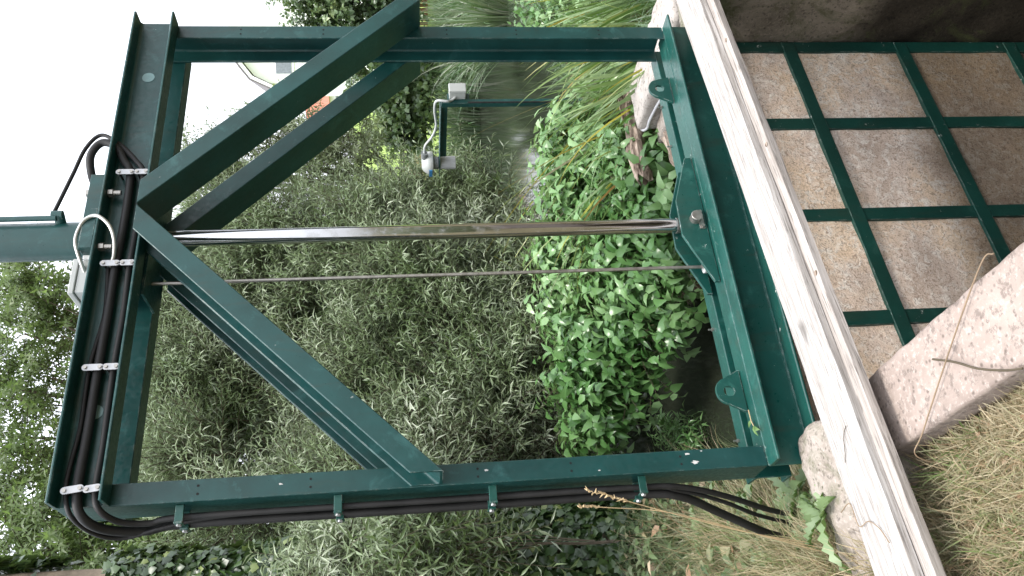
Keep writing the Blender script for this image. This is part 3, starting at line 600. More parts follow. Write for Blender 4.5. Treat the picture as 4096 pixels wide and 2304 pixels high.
# ------------------------------------------------------------------ trees and shrubs
tree('willow_tree', 'broad grey-green willow filling the view through the steel frame', 'willow', (3.1, 8.7, -.5),
     B((34.2, 9.6, 11.0, 0.43), (32.0, 9, 8.1, 0.64), (27.9, 9, 10.7, 0.72), (23.8, 8.6, 13.2, 0.57), (21.3, 8.6, 10.3, 0.61), (27.7, 8.8, 6.2, 0.75), (31.9, 8.6, 2.9, 0.61), (35.0, 9.4, 0.7, 0.38), (33.9, 9, -0.9, 0.47), (34.9, 9, -3.3, 0.38), (35.4, 8.8, -5.8, 0.29), (29.6, 8, -0.7, 0.61), (31.6, 8.4, -5.1, 0.48), (28.3, 8, -7.2, 0.42), (26.0, 7.6, -3.8, 0.54), (23.5, 7.8, 2.1, 0.63), (20.9, 7.8, 6.3, 0.55), (21.0, 7, -2.0, 0.5), (22.3, 7, -6.4, 0.36), (18.4, 6.6, -5.1, 0.3), (18.0, 6.8, 1.8, 0.45), (17.4, 7.2, 8.9, 0.48), (19.0, 7.6, 13.2, 0.43), (16.1, 6.6, 4.4, 0.37), (15.8, 6, -0.8, 0.31), (14.4, 7, 11.3, 0.36), (20.8, 8.4, 14.6, 0.32), (27.5, 9, 15.0, 0.38), (30.6, 9.4, 12.1, 0.49), (21.7, 7.2, -8.5, 0.26), (24.9, 7, -9.2, 0.2), (28.2, 7.6, -8.5, 0.29), (31.3, 8, -8.1, 0.26), (17.0, 7.0, -7.7, 0.31), (18.7, 6.8, -9.1, 0.23), (14.8, 6.6, -8.9, 0.22), (10.9, 6.4, -6.2, 0.21)),
     165, 11, 17, (.07, .125), (.0105, .017), M['willow'], 'lance', .11, M['bark'], slen=(.35, .65), droop=.16, upw=.75, shell=.25, gaps=.50, twig_r=.004, ang=.55, sag=.06)
tree('willow_tree', 'small leafy willow sapling on the bank close to the outer side of the near post', 'willow', (.35, 2.7, -.27),
     B((12.1, 5.3, 3.9, 0.21), (11.5, 5.0, 1.4, 0.17), (12.6, 5.0, -0.1, 0.14), (13.5, 5.2, -1.7, 0.14), (11.7, 5.0, -2.4, 0.13), (12.3, 5.6, 6.4, 0.19)),
     170, 12, 16, (.075, .115), (.012, .018), M['willow'], 'lance', .010, M['bark'], slen=(.25, .5), droop=.35, upw=.3, shell=.3)
tree('backing_thicket', 'dark green thicket added behind the willow to block the sky', 'thicket', (4.6, 9.6, -.3),  # added foliage: blocks sky from the water and darkens the willow gaps
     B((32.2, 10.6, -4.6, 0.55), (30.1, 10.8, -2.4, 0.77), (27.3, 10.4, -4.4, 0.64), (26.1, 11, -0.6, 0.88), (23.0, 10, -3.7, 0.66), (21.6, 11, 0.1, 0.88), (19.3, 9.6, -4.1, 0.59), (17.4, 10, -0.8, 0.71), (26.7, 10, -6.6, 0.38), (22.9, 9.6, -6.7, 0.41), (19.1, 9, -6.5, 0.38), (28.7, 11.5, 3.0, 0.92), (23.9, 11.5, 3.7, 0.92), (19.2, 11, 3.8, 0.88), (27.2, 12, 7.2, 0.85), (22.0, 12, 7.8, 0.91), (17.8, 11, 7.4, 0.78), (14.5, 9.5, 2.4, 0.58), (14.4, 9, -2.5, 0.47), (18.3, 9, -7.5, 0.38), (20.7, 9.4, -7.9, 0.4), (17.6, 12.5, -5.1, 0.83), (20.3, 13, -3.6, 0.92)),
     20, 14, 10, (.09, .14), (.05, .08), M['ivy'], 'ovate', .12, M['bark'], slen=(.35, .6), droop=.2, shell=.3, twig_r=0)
tree('unseen_hedge', 'unseen low hedge added behind the photographer to darken reflections', 'hedge', (0, -12, -.3),  # added out of view so the steel mirrors dark foliage
     [((x, -12.5 + .8 * math.sin(x), .5), 1.4) for x in np.arange(-14, 15, 1.8)],
     7, 27, 9, (.14, .2), (.09, .13), M['ever'], 'ovate', 0, M['bark'], slen=(.5, .9), droop=.2, shell=.5, twig_r=0)
tree('pale_tree', 'hazy pale green tree showing between the upper pair of braces', 'tree', (9.5, 12.5, -.3),
     B((37.9, 17, 13.4, 0.36), (38.3, 17, 11.7, 0.48), (40.1, 17, 9.1, 0.4), (40.6, 18, 8.0, 0.26), (36.8, 17, 12.7, 0.6), (37.6, 17, 10.3, 0.64), (39.3, 17, 6.7, 0.56), (40.0, 18, 4.4, 0.38), (40.0, 18, 3.1, 0.43), (37.7, 17, 3.2, 0.48), (37.7, 17, 5.8, 0.72)),
     26, 13, 16, (.10, .16), (.025, .04), M['pale'], 'lance', .12, M['bark'], slen=(.4, .8), droop=.3, shell=.4, twig_r=.006)
tree('ash_tree', 'tall light green ash tree with open branches against the white sky', 'ash tree', (3.2, 10.2, -.3),
     B((31.0, 12.5, 23.6, 0.41), (30.4, 12, 22.0, 0.43), (27.4, 12.5, 23.3, 0.44), (27.8, 12, 21.2, 0.34), (23.9, 12, 23.7, 0.45), (24.5, 12, 21.9, 0.28), (20.9, 12, 23.9, 0.4), (18.6, 11.5, 22.6, 0.41), (16.2, 11.5, 23.9, 0.44), (15.1, 11, 21.2, 0.39), (14.9, 11, 18.9, 0.36), (13.6, 11, 22.9, 0.47), (12.9, 10.5, 20.1, 0.4), (15.8, 11, 17.5, 0.36), (14.9, 11, 15.4, 0.42), (12.7, 10.5, 18.0, 0.4), (12.5, 10, 15.3, 0.38), (13.3, 10, 13.1, 0.38), (15.7, 10.5, 13.2, 0.35), (12.6, 9.5, 10.8, 0.36), (13.4, 9.5, 8.1, 0.31), (17.8, 11, 15.5, 0.31), (20.8, 11.5, 14.2, 0.33), (23.9, 12, 15.1, 0.31), (29.1, 12.5, 15.9, 0.27), (32.3, 13, 16.7, 0.22), (32.8, 13, 18.0, 0.18)),
     30, 21, 24, (.075, .125), (.028, .044), M['ash'], 'lance', .15, M['bark'], slen=(.4, .75), droop=.35, shell=.25, twig_r=.006)
# ivy-clad trunk at the edge of the bank
tc = pt(11.6, 6.0, 0); iv = thing('ivy_clad_tree', (tc[0], tc[1], -.3), 'upright tree trunk wrapped in dark ivy at the near bank', 'tree')
MB().tube(spline([(tc[0] - .02, tc[1], -.4), (tc[0] + .03, tc[1], .8), (tc[0] - .03, tc[1] + .02, 2.2), (tc[0] + .02, tc[1], 3.6), (tc[0], tc[1], 5.2)], 8), [.10 - .0008 * k for k in range(33)], 16).build('trunk', M['bark_pale'], iv, smooth=True)
def sleeve(n, z0, z1, r0, seed, dens):
    r_ = np.random.default_rng(seed); z = r_.uniform(z0, z1, n); a = r_.uniform(0, 6.283, n)
    keep = vnoise(np.column_stack([np.cos(a) * 1.3, np.sin(a) * 1.3, z * 1.5]), 1.7, seed) > dens(z); z, a = z[keep], a[keep]; n = len(z)
    rr = r0(z) + .12 * r_.random(n) * vnoise(np.column_stack([np.cos(a), np.sin(a), z * 1.2]), 1.5, seed + 1)
    p = np.column_stack([tc[0] + np.cos(a) * rr, tc[1] + np.sin(a) * rr, z]); o_ = np.column_stack([np.cos(a), np.sin(a), 0 * a])
    d = nrm(np.array([0, 0, -.9]) + o_ * .5 + r_.normal(size=(n, 3)) * .35); return p, d, nrm(o_ + r_.normal(size=(n, 3)) * .3)
p, d, up = sleeve(14000, -.2, 5.0, lambda z: .115 + .16 * np.clip((2.6 - z) / 2.6, 0, 1), 21, lambda z: .10 + .36 * np.clip((z - 1.8) / 2, 0, 1))
n = len(p); leaves('ivy', p, d, up, rng.uniform(.045, .085, n), rng.uniform(.04, .075, n), M['ivy'], iv, 'ivy', 22)
tree('ivy_bush', 'dark ivy mass sprawling at the foot of the ivy-clad trunk', 'ivy', (.5, 3.4, -.3),
     B((10.7, 5.6, -3.1, 0.2), (10.6, 5.6, -1.1, 0.16), (10.8, 6, 2.0, 0.17), (13.4, 6.4, 1.1, 0.18), (10.5, 6, 4.9, 0.2)),
     90, 23, 9, (.05, .085), (.045, .075), M['ivy'], 'ivy', 0, M['bark'], slen=(.2, .4), droop=.2, shell=.3, twig_r=.003)
tree('evergreen_shrub', 'dark evergreen shrub hanging low over the reeds and the lawn', 'shrub', (14.5, 17.0, .3),
     B((43.3, 24, 0.4, 0.62), (43.8, 24, -0.7, 0.51), (41.8, 24, -0.1, 0.68), (41.8, 24, 1.5, 0.57), (40.8, 24, -0.8, 0.48), (40.3, 24, 0.5, 0.57), (39.2, 24, -0.5, 0.34), (39.8, 24, 1.5, 0.45), (42.6, 24, -1.3, 0.34), (43.3, 24, 2.2, 0.51)),
     16, 31, 9, (.12, .2), (.09, .15), M['ever'], 'ivy', .10, M['bark'], slen=(.35, .7), droop=.4, shell=.4, upw=.1, twig_r=0)
tree('evergreen_tree', 'dense evergreen tree beside the white house', 'tree', (20.5, 15.6, .4),
     B((48.7, 26, 5.4, 0.86), (47.0, 26, 5.7, 0.55), (47.3, 26, 4.2, 0.92), (45.6, 26, 3.8, 0.74), (47.5, 26, 2.2, 0.98), (45.8, 26, 1.3, 0.86), (44.6, 26, 2.9, 0.61), (47.8, 26, 0.2, 0.74), (45.3, 26, -0.2, 0.55), (49.7, 26, 3.6, 1.11), (49.7, 26, 1.1, 0.98), (49.6, 26, 6.0, 0.74)),
     13, 32, 9, (.11, .18), (.075, .125), M['ever'], 'ovate', .2, M['bark'], slen=(.4, .8), droop=.15, shell=.45, upw=.4, twig_r=0)
tree('unseen_bank_tree', 'unseen leafy tree added on the near bank to darken the post side', 'tree', (-3.2, 2.6, -.3),  # added out of view to keep bright sky off the left post
     [((-3.4, 1.2, 1.2), 1.3), ((-3.2, 3.0, 2.2), 1.5), ((-2.6, 4.6, 1.6), 1.3), ((-3.6, 2.4, 3.8), 1.4), ((-2.4, 5.2, 3.4), 1.3), ((-4.2, .2, 2.6), 1.4)],
     22, 25, 10, (.08, .12), (.05, .08), M['ever'], 'ovate', .12, M['bark'], slen=(.4, .7), droop=.2, shell=.4, twig_r=0)
tree('bramble', 'bright leafy bramble on the slab bank beyond the far post', 'bramble', (5.2, 2.6, -.4),
     B((48.6, 8.5, -9.3, 0.22), (47.3, 8.2, -10.3, 0.17), (48.1, 7.6, -11.3, 0.18), (49.1, 7, -12.5, 0.2), (46.9, 7.4, -12.1, 0.12), (46.1, 7.8, -11.1, 0.11)),
     70, 44, 8, (.05, .09), (.035, .06), M['nettle'], 'ovate', 0, M['stem'], slen=(.2, .4), droop=.2, upw=.6, shell=.35, twig_r=.003)
tree('unseen_upstream_tree', 'unseen big leafy tree added upstream on the near bank to block reflected sky', 'tree', (-2.6, 7.5, -.3),  # added out of view to darken what the outer post face reflects
     [((-2.2, 6.2, 1.3), 1.5), ((-1.4, 7.6, 2.6), 1.6), ((-3.0, 6.4, 3.6), 1.7), ((-1.0, 9.0, 1.4), 1.5), ((-2.2, 8.2, 5.0), 1.6), ((-.9, 9.4, 4.0), 1.4), ((-2.8, 5.0, .8), 1.2)],
     26, 26, 10, (.10, .15), (.07, .11), M['ever'], 'ovate', .15, M['bark'], slen=(.4, .7), droop=.2, shell=.4, twig_r=0)
tree('nettle_bed', 'bright green bed of nettles rising from the water behind the gate', 'nettles', (2.4, 3.4, -.7),
     B((39.1, 6.0, -10.9, 0.15), (39.8, 5.8, -12.8, 0.12), (37.9, 5.5, -13.8, 0.15), (36.9, 5.9, -11.2, 0.17), (35.2, 5.6, -12.7, 0.2), (33.7, 5.9, -10.6, 0.15), (35.7, 5.2, -15.4, 0.15), (37.3, 5.0, -17.0, 0.09), (32.4, 5.3, -14.3, 0.19), (30.9, 5.8, -11.3, 0.19), (32.7, 5.1, -16.4, 0.14), (34.6, 4.9, -18.0, 0.08), (27.9, 5.8, -11.2, 0.2), (28.9, 5.4, -13.9, 0.19), (29.0, 5.2, -16.3, 0.15), (31.0, 5.0, -17.7, 0.09), (25.3, 5.6, -12.5, 0.2), (25.8, 5.4, -15.1, 0.16), (27.3, 5.2, -17.3, 0.11), (22.7, 5.8, -11.0, 0.15), (22.5, 5.6, -13.4, 0.17), (23.3, 5.5, -15.5, 0.12), (19.9, 5.8, -12.1, 0.14), (20.1, 5.8, -13.7, 0.14), (18.3, 5.9, -11.5, 0.1), (29.5, 5.0, -18.4, 0.07), (25.1, 5.2, -17.7, 0.07), (38.7, 5.2, -15.1, 0.1), (36.8, 5.0, -16.5, 0.11), (35.1, 4.9, -17.2, 0.09), (40.6, 6, -12.2, 0.11)),
     180, 41, 8, (.055, .115), (.035, .066), M['nettle'], 'ovate', 0, M['stem'], slen=(.16, .30), droop=.12, upw=.75, shell=.35, ang=1.0, sag=.42, twig_r=.003, curl=.35)
# mud hump that carries the nettles
v = []; f = []
for k in range(13):
    for j in range(28):
        a = 2 * math.pi * j / 28; r = k / 12.; e = .12 * (vnoise(np.array([[math.cos(a) * r * 2, math.sin(a) * r * 2]]), 2.2, 4)[0] - .5)
        v.append((2.95 + math.cos(a) * r * .75 + math.sin(a) * .12 * r, 3.55 + math.sin(a) * r * .95, -1.12 + .6 * (1 - r ** 2.2) + e))
f = [(k * 28 + j, k * 28 + (j + 1) % 28, (k + 1) * 28 + (j + 1) % 28, (k + 1) * 28 + j) for k in range(12) for j in range(28)]
tag(MB().add(v, f).build('mud_bank', M['soil'], smooth=True), 'low mud bank under the nettles', 'bank', kind='structure')

# ------------------------------------------------------------------ sedges, reeds, grasses
def clump(name, c, n, h, spread, lean, seed, label, group, wd=(.014, .030), mat=None, rr=(0, 1), arch=.5, kinks=.12, cat='sedge', seg=7, rad=.12):
    r_ = np.random.default_rng(seed); a = r_.uniform(0, 6.283, n); q_ = np.sqrt(r_.random(n)) * rad
    p = np.column_stack([c[0] + np.cos(a) * q_, c[1] + np.sin(a) * q_, np.full(n, c[2])]); tilt = r_.uniform(.05, spread, n)
    d = np.column_stack([np.cos(a) * tilt + lean[0], np.sin(a) * tilt + lean[1], np.ones(n)]); be = np.column_stack([np.cos(a) * tilt + lean[0], np.sin(a) * tilt + lean[1], -r_.uniform(.3, 1.6, n)]) * arch
    o = blades(name, p, d, be, r_.uniform(.5, 1, n) * h, r_.uniform(*wd, n), mat or M['sedge'], None, seg, r_.uniform(*rr, n), seed, r_.random(n) < kinks)
    return tag(o, label, cat, group)
G1 = 'sedge clumps behind the bleached slab'
for k, (x, y, n_, h_, ln_, lab) in enumerate([(2.72, .66, 34, .75, (-.1, .25), 'sedge clump beyond the outer side of the far post, blades bent flat over the slab'), (2.74, 1.0, 40, 1.0, (-.25, .2), 'tall sedge clump behind the slab with yellowing tips'),
        (2.62, 1.22, 36, 1.2, (-.35, .3), 'sedge clump with long arching blades in front of the sensor post'), (2.45, 1.25, 28, 1.1, (-.45, .3), 'sedge clump with browned blades drooping over the rotten logs'),
        (3.1, 1.5, 30, 1.05, (-.3, .35), 'sedge clump with rust-spotted blades beside the nettles'), (3.1, .9, 60, .95, (-.05, .3), 'bushy green sedge clump outermost behind the slab'), (3.4, 1.25, 50, 1.0, (0, .35), 'sedge clump farthest from the gate on the slab bank'), (3.7, 1.2, 50, 1.0, (-.1, .3), 'broad-bladed sedge clump at the back of the slab bank'), (3.3, .75, 55, .8, (.05, .3), 'pale-edged sedge clump against the end of the bleached timber')]):
    clump('sedge_clump', (x, y, max(-.45, hz(x, y) - .03)), n_, h_, .45, ln_, 50 + k, lab, G1, rr=(0, 1) if k in (2, 3, 4) else (.1, .86), arch=.75)
r_ = np.random.default_rng(77); n = 48                       # thin browned seed stalks over the pond
a = r_.uniform(0, 6.28, n); p = np.column_stack([r_.uniform(2.4, 3.3, n), r_.uniform(1.2, 1.9, n), np.full(n, -.4)])
d = np.column_stack([-r_.uniform(.1, .8, n), r_.uniform(.2, .9, n), np.ones(n)])
tag(blades('dry_stalks', p, d, np.column_stack([-r_.uniform(.1, .9, n), r_.uniform(-.2, .5, n), -r_.uniform(.2, 1.2, n)]), r_.uniform(1.1, 1.75, n), r_.uniform(.007, .015, n), M['sedge'], None, 9, r_.uniform(.74, 1, n), 78, r_.random(n) < .4), 'thin browned flower stalks arching over the pond', 'stalks', kind='stuff')
# reed fringe on the far bank, clump by clump
lab = 'tall dark green reed clump along the far edge of the pond'; k = 0
for t in np.linspace(.02, 1, 26):
    c = np.array([18.9, 12.2]) * (1 - t) + np.array([12.2, 16.2]) * t + rng.normal(size=2) * .18
    o = clump('reed_clump', (c[0], c[1], ZW - .02), 120, rng.uniform(1.25, 1.75), .38, (-.02, -.02), 100 + k, lab, 'reed clumps on the far bank', wd=(.03, .055), mat=M['reed'], rr=(0, 1), arch=.62, kinks=.05, cat='reeds', seg=5, rad=.42); k += 1
clump('grass_tussock', (10.1, 7.3, -.5), 420, 1.75, .75, (-.05, 0), 141, 'big pale grey-green tussock of long grass at the bend of the pond', None, wd=(.022, .036), mat=M['reed'], rr=(.35, 1), arch=.95, cat='grass', rad=.6, seg=7)
clump('grass_tussock', (11.4, 7.6, -.5), 340, 1.6, .75, (-.05, 0), 142, 'second pale tussock of long grass, outermost on the pond bend', None, wd=(.022, .036), mat=M['reed'], rr=(.3, 1), arch=.95, cat='grass', rad=.6, seg=7)
# pampas-like pale tussock by the picket fence
cpt = pt(37.4, 27.5, -.6); clump('grass_tussock', (cpt[0], cpt[1], hz(cpt[0], cpt[1])), 260, 1.25, .7, (0, 0), 140, 'pale straw-coloured grass tussock under the evergreen shrub', None, wd=(.02, .03), mat=M['grass'], rr=(.45, 1), arch=.9, cat='grass', rad=.5)
# grass round the camera and on the near bank
def turf(name, n, x0, x1, y0, y1, ok, h, wd, flat, mat, label, seed, rr=(0, 1), seg=4, dense=None, cat='grass'):
    r_ = np.random.default_rng(seed); P_ = np.column_stack([r_.uniform(x0, x1, n * 3), r_.uniform(y0, y1, n * 3)]); k_ = ok(P_)
    if dense is not None: k_ &= vnoise(P_, 3.5, seed) > dense
    P_ = P_[k_][:n]; n = len(P_); z = height(P_); p = np.column_stack([P_, z - .005]); a = r_.uniform(0, 6.283, n) ; t = r_.uniform(.1, flat, n)
    d = np.column_stack([np.cos(a) * t, np.sin(a) * t, np.ones(n)]); be = np.column_stack([np.cos(a) * t, np.sin(a) * t, -r_.uniform(.4, 1.8, n)]) * .7
    pv = vnoise(P_, 2.2, seed + 9); rnd = np.clip(rr[0] + (rr[1] - rr[0]) * (.62 * r_.random(n) + .6 * (pv - .2)), 0, 1)
    return tag(blades(name, p, d, be, r_.uniform(.5, 1.15, n) * h, r_.uniform(*wd, n), mat, None, seg, rnd, seed), label, cat, kind='stuff')
okl = lambda P_: (P_[:, 0] < -.17) & (sdf(P_, POND) > .02)
strip2 = lambda P_: (P_[:, 1] - (-.84 + .113 * (P_[:, 0] + 1.6))) < .26
strip = lambda P_: np.abs(P_[:, 1] - (-.70 + .113 * (P_[:, 0] + 1.6))) > .165
turf('dry_grass', 75000, -1.1, -.155, -1.75, -.25, lambda P_: okl(P_) & strip2(P_), .13, (.002, .005), 2.8, M['grass'], 'trampled straw-coloured grass mixed with green beside the coping', 61, (.10, 1.05))
turf('dry_grass', 22000, -.95, .12, -.55, 1.4, lambda P_: strip(P_) & ((P_[:, 0] < -.38) | (P_[:, 1] > .05)) & (sdf(P_, POND) > .02), .24, (.004, .008), 1.3, M['grass'], 'longer mixed grass between the timber and the near post', 62, (.0, .8))
turf('weedy_grass', 9000, -.75, .30, .02, 1.3, lambda P_: (sdf(P_, POND) > .03) & ((P_[:, 0] < -.05) | (P_[:, 1] > .12)), .26, (.003, .008), 1.1, M['grass'], 'long green grass round the foot of the near post', 69, (0, .5), 6)
turf('green_tufts', 3500, -1.1, -.16, -1.75, -.5, lambda P_: okl(P_), .15, (.004, .008), 1.4, M['grass'], 'green grass tufts growing through the straw beside the coping', 68, (0, .42), 5, .52)
turf('bank_weeds', 19000, -1.0, 3.2, 1.2, 8.5, lambda P_: (sdf(P_, POND) > .02) & (P_[:, 0] < .62 + .25 * P_[:, 1]) & ~((P_[:, 0] > 2.0) & (P_[:, 1] < 4)), .42, (.004, .009), .8, M['weed'], 'rank brown and green weeds on the near bank', 63, (.1, 1), 5)
turf('far_grass', 9000, 2.6, 9, .2, 6.5, lambda P_: (sdf(P_, POND) > .02) & (P_[:, 1] < .78 * P_[:, 0] - .6), .30, (.006, .012), .9, M['reed'], 'rough grass along the opposite bank', 64, (0, .9))
# broad-leaved weeds on the near bank
r_ = np.random.default_rng(65); n = 16000; P_ = np.column_stack([r_.uniform(-.9, 1.9, n), r_.uniform(.5, 6, n)]); k_ = (sdf(P_, POND) > .03) & (P_[:, 0] < .6 + .25 * P_[:, 1]) & (vnoise(P_, 2.4, 5) > .42); P_ = P_[k_]; n = len(P_)
p = np.column_stack([P_, height(P_) + r_.uniform(.0, .32, n) * np.clip(P_[:, 1] / 1.5, .3, 1)]); d = np.column_stack([r_.normal(size=(n, 2)), r_.uniform(-.2, .6, n)])
o = leaves('low_weeds', p, d, np.tile([0, 0, 1.], (n, 1)) + r_.normal(size=(n, 3)) * .3, r_.uniform(.04, .095, n), r_.uniform(.022, .055, n), M['weed'], None, 'ovate', 66, rnd=np.clip(r_.normal(.42, .22, n), 0, 1)); tag(o, 'low broad-leaved weeds on the near bank', 'weeds', kind='stuff')
def dock(x, y, z, n, ln, label, seed, mat='dock'):
    """rosette of long crinkled, toothed leaves"""
    r_ = np.random.default_rng(seed); t = thing('dock_plant', (x, y, z), label, 'weed')
    for k in range(n):
        a = k * 2.4 + r_.normal() * .3; L = ln * r_.uniform(.6, 1.1); wd = L * r_.uniform(.20, .30); el = r_.uniform(.25, 1.0); v = []; f = []; N = 11
        for i_ in range(N + 1):
            s = i_ / N; rad = L * s * math.cos(el) ; zz = L * (s * math.sin(el) - .55 * s * s); hw = wd * .5 * math.sin(math.pi * min(1, .06 + s * .94)) ** .75 * (1 + .12 * (-1) ** i_)
            for j, e in ((-1, .012), (0, -.006), (1, .012)):
                v.append((x + math.cos(a) * rad - math.sin(a) * hw * j, y + math.sin(a) * rad + math.cos(a) * hw * j, z + zz + e * (1 + (-1) ** i_ * .6)))
        for i_ in range(N): 
            for j in (0, 1): f.append((i_ * 3 + j, i_ * 3 + j + 1, i_ * 3 + 4 + j, i_ * 3 + 3 + j))
        o = MB().add(v, f).build('leaf', M[mat], t, smooth=True)
        a_ = o.data.attributes.new('rnd', 'FLOAT', 'POINT'); a_.data.foreach_set('value', [float(r_.random())] * len(v))
dock(-.03, .34, -.25, 10, .27, 'rosette of toothed leaves in front of the cable ends, nearest the mossy block', 1)
dock(-.16, .22, -.25, 9, .24, 'yellowish green rosette of toothed leaves between the timber and the cables', 2)
dock(-.20, -.06, -.13, 7, .22, 'drooping rosette of crinkled leaves growing on the mossy concrete block', 3)
dock(-.13, .56, -.25, 9, .30, 'pale broad-leaved rosette just behind the ends of the black hoses', 4)
dock(-.02, .80, -.25, 9, .30, 'dark green broad-leaved rosette below the middle of the hoses', 5)
dock(-.26, .66, -.25, 8, .28, 'leafy rosette at the picture edge among straw-coloured grass', 6)
dock(.02, 1.36, -.25, 10, .34, 'bright green broad-leaved rosette among the brown bank weeds', 7)
dock(.08, 2.05, -.25, 9, .34, 'tall pale rosette farthest along the weedy bank', 8)
def water_plant(x, y, label, seed):
    f_, tri = foliage([((x, y, ZW + .06), .06)], 900, seed, 7, (.05, .085), (.012, .02), slen=(.1, .2), droop=.1, upw=.9)
    t = thing('water_plant', (x, y, ZW), label, 'plant'); leaves('foliage', mat=M['nettle'], parent=t, kind='lance', seed=seed, **f_); twigs('stem', tri, .002, M['stem'], t)['kind'] = 'stuff'
water_plant(1.22, 3.1, 'small bright green plant at the water edge by the near post', 1); water_plant(1.0, 2.62, 'yellowish green plant at the water edge closest to the sill beam', 2)
# dry stalks lying over the coping, a dark twig, a fallen sprig, seed heads
cable('dry_stalk', [(0.117, -1.254, -0.134), (0.12, -1.203, -0.134), (0.008, -1.004, -0.134), (-0.148, -0.754, -0.134), (-0.197, -0.683, -0.134), (-0.227, -0.653, -0.25)], .0020, M['twig_dry'], 'long dry grass stalk leaning across the pale coping slab', 'stalk', n=6)
cable('dark_twig', [(0.003, -0.894, -0.137), (-0.042, -0.974, -0.137), (-0.094, -1.049, -0.137), (-0.137, -1.135, -0.137), (-0.157, -1.191, -0.137)], .0030, M['twig'], 'thin dark twig lying on the pale coping slab', 'twig', n=6)
cable('dry_stalk', [(-0.272, -0.384, -0.023), (-0.264, -0.452, -0.023), (-0.334, -0.468, -0.023), (-0.335, -0.529, -0.023), (-0.368, -0.576, -0.023), (-0.413, -0.605, -0.023)], .0015, M['twig_dry'], 'bent brown stalk lying over the near end of the wide timber plank', 'stalk', n=6)
cable('dark_twig', [(-0.055, -0.554, -0.026), (-0.077, -0.524, -0.026), (-0.123, -0.504, -0.026), (-0.148, -0.488, -0.026)], .0012, M['twig'], 'hair-thin dark twig on the wide timber plank', 'twig', n=6)
r_ = np.random.default_rng(91); n = 150; P_ = np.column_stack([r_.uniform(-.7, -.18, n), r_.uniform(-1.5, -.6, n)])
o = leaves('leaf_litter', np.column_stack([P_, height(P_) + r_.uniform(.02, .06, n)]), np.column_stack([r_.normal(size=(n, 2)), r_.uniform(-.1, .3, n)]), np.tile([0, 0, 1.], (n, 1)), r_.uniform(.015, .04, n), r_.uniform(.01, .022, n), M['weed'], None, 'diamond', 92, rnd=r_.uniform(.68, 1, n)); tag(o, 'brown fallen leaves scattered in the dry grass', 'leaf litter', kind='stuff')
st = thing('dry_grass_plant', (-.28, .0, -.25), 'grass stem with seed heads in front of the near post', 'grass stem')
for k, e in enumerate([(-.10, -.10, .62), (-.125, -.11, .56), (-.14, -.12, .66)]):
    pts = spline([(-.30 - .02 * k, .05, -.25), (-.24, -.02, .12), (-.16, -.07, .42), e], 6); MB().tube(pts, .0016, 5).build('stem', M['straw'], st)
    q_ = np.array(e); dd = nrm(np.array(pts[-1]) - np.array(pts[-3])); h = MB()
    for s in np.linspace(0, .07, 9): h.tube([q_ + dd * s, q_ + dd * (s + .008) + rng.normal(size=3) * .004, q_ + dd * (s + .018) + rng.normal(size=3) * .006], [.001, .0042, .0008], 5)
    h.build('seed_head', M['straw'], st)
sp_ = thing('fallen_sprig', (.16, .03, 0), 'small fallen leaf sprig lying on the green sill beam by the near post', 'leaf sprig')
MB().tube([(.23, .045, .006), (.18, .03, .012), (.15, .02, .01)], .002, 5).build('stalk', M['straw'], sp_)
leaves('leaf', np.array([(.18, .03, .012), (.16, .022, .012), (.15, .02, .012)]), np.array([(-.3, .8, .2), (-1, -.2, .1), (-.5, -.9, .1)]), np.tile([0, 0, 1.], (3, 1)), np.array([.04, .045, .04]), np.array([.02, .022, .02]), M['dock'], sp_, 'ovate', 4, rnd=np.array([.8, .9, .7]))

# ------------------------------------------------------------------ level sensor on its post
ss = thing('level_sensor_post', (4.1, 2.68, -.3), 'slim green post and arm carrying a water-level sensor over the pond', 'sensor post')
PX_, PY_ = 4.1, 2.66
MB().prism([(-.024, -.024), (.024, -.024), (.024, .024), (-.024, .024)], (PX_, PY_, -.5), (PX_, PY_, .945), (1, 0, 0), (0, 1, 0)).build('post', M['green'], ss, bevel=.003)
MB().box(PX_ - .024, PX_ + .024, PY_ + .025, 3.36, .89, .945).build('arm', M['green'], ss, bevel=.003)
MB().box(PX_ - .07, PX_ + .07, PY_ + .025, 3.60, .946, .953).build('mounting_strip', M['green'], ss)
bx = MB().box(PX_ + .027, PX_ + .112, PY_ - .095, PY_ - .012, .735, .875).build('terminal_box', M['box'], ss, bevel=.006)
MB().box(PX_ + .023, PX_ + .116, PY_ - .125, PY_ - .0955, .731, .879).build('lid', M['box'], bx, bevel=.006)
MB().box(PX_ + .0245, PX_ + .1, PY_ - .0115, PY_ - .004, .70, .89).build('back_plate', M['green'], ss)
hs_ = (PX_, 3.48); lt = lambda zs_, rs_, mt, nm, par: MB().tube([(hs_[0], hs_[1], z) for z in zs_], rs_, 24).build(nm, mt, par, smooth=True)
lt([.80, .945], [.062, .062], M['grey_pvc'], 'sensor_nose', ss); lt([.954, .96, 1.0, 1.005], [.05, .06, .06, .05], M['dark_pvc'], 'ribbed_nut', ss)
hd = lt([1.006, 1.01, 1.03, 1.065, 1.10, 1.115], [.085, .105, .112, .105, .075, .05], M['box'], 'sensor_head', ss)
MB().box(hs_[0] - .118, hs_[0] - .10, hs_[1] - .03, hs_[1] + .06, 1.02, 1.05).build('label', M['blue'], hd)
MB().tube([(hs_[0], hs_[1] - .08, 1.09), (hs_[0], hs_[1] - .15, 1.09)], .03, 14).build('cable_gland', M['dark_pvc'], hd, smooth=True)
MB().tube(spline([(hs_[0], hs_[1] - .15, 1.09), (hs_[0], 3.22, 1.08), (hs_[0], 3.1, 1.02), (hs_[0], 2.95, .985), (hs_[0], 2.75, 1.0), (hs_[0] - .01, 2.62, .985), (hs_[0] - .03, 2.60, .90), (hs_[0] + .0, 2.625, .86), (hs_[0] + .03, 2.615, .82)], 8), .011, 10).build('cable', M['white_cable'], ss, smooth=True)
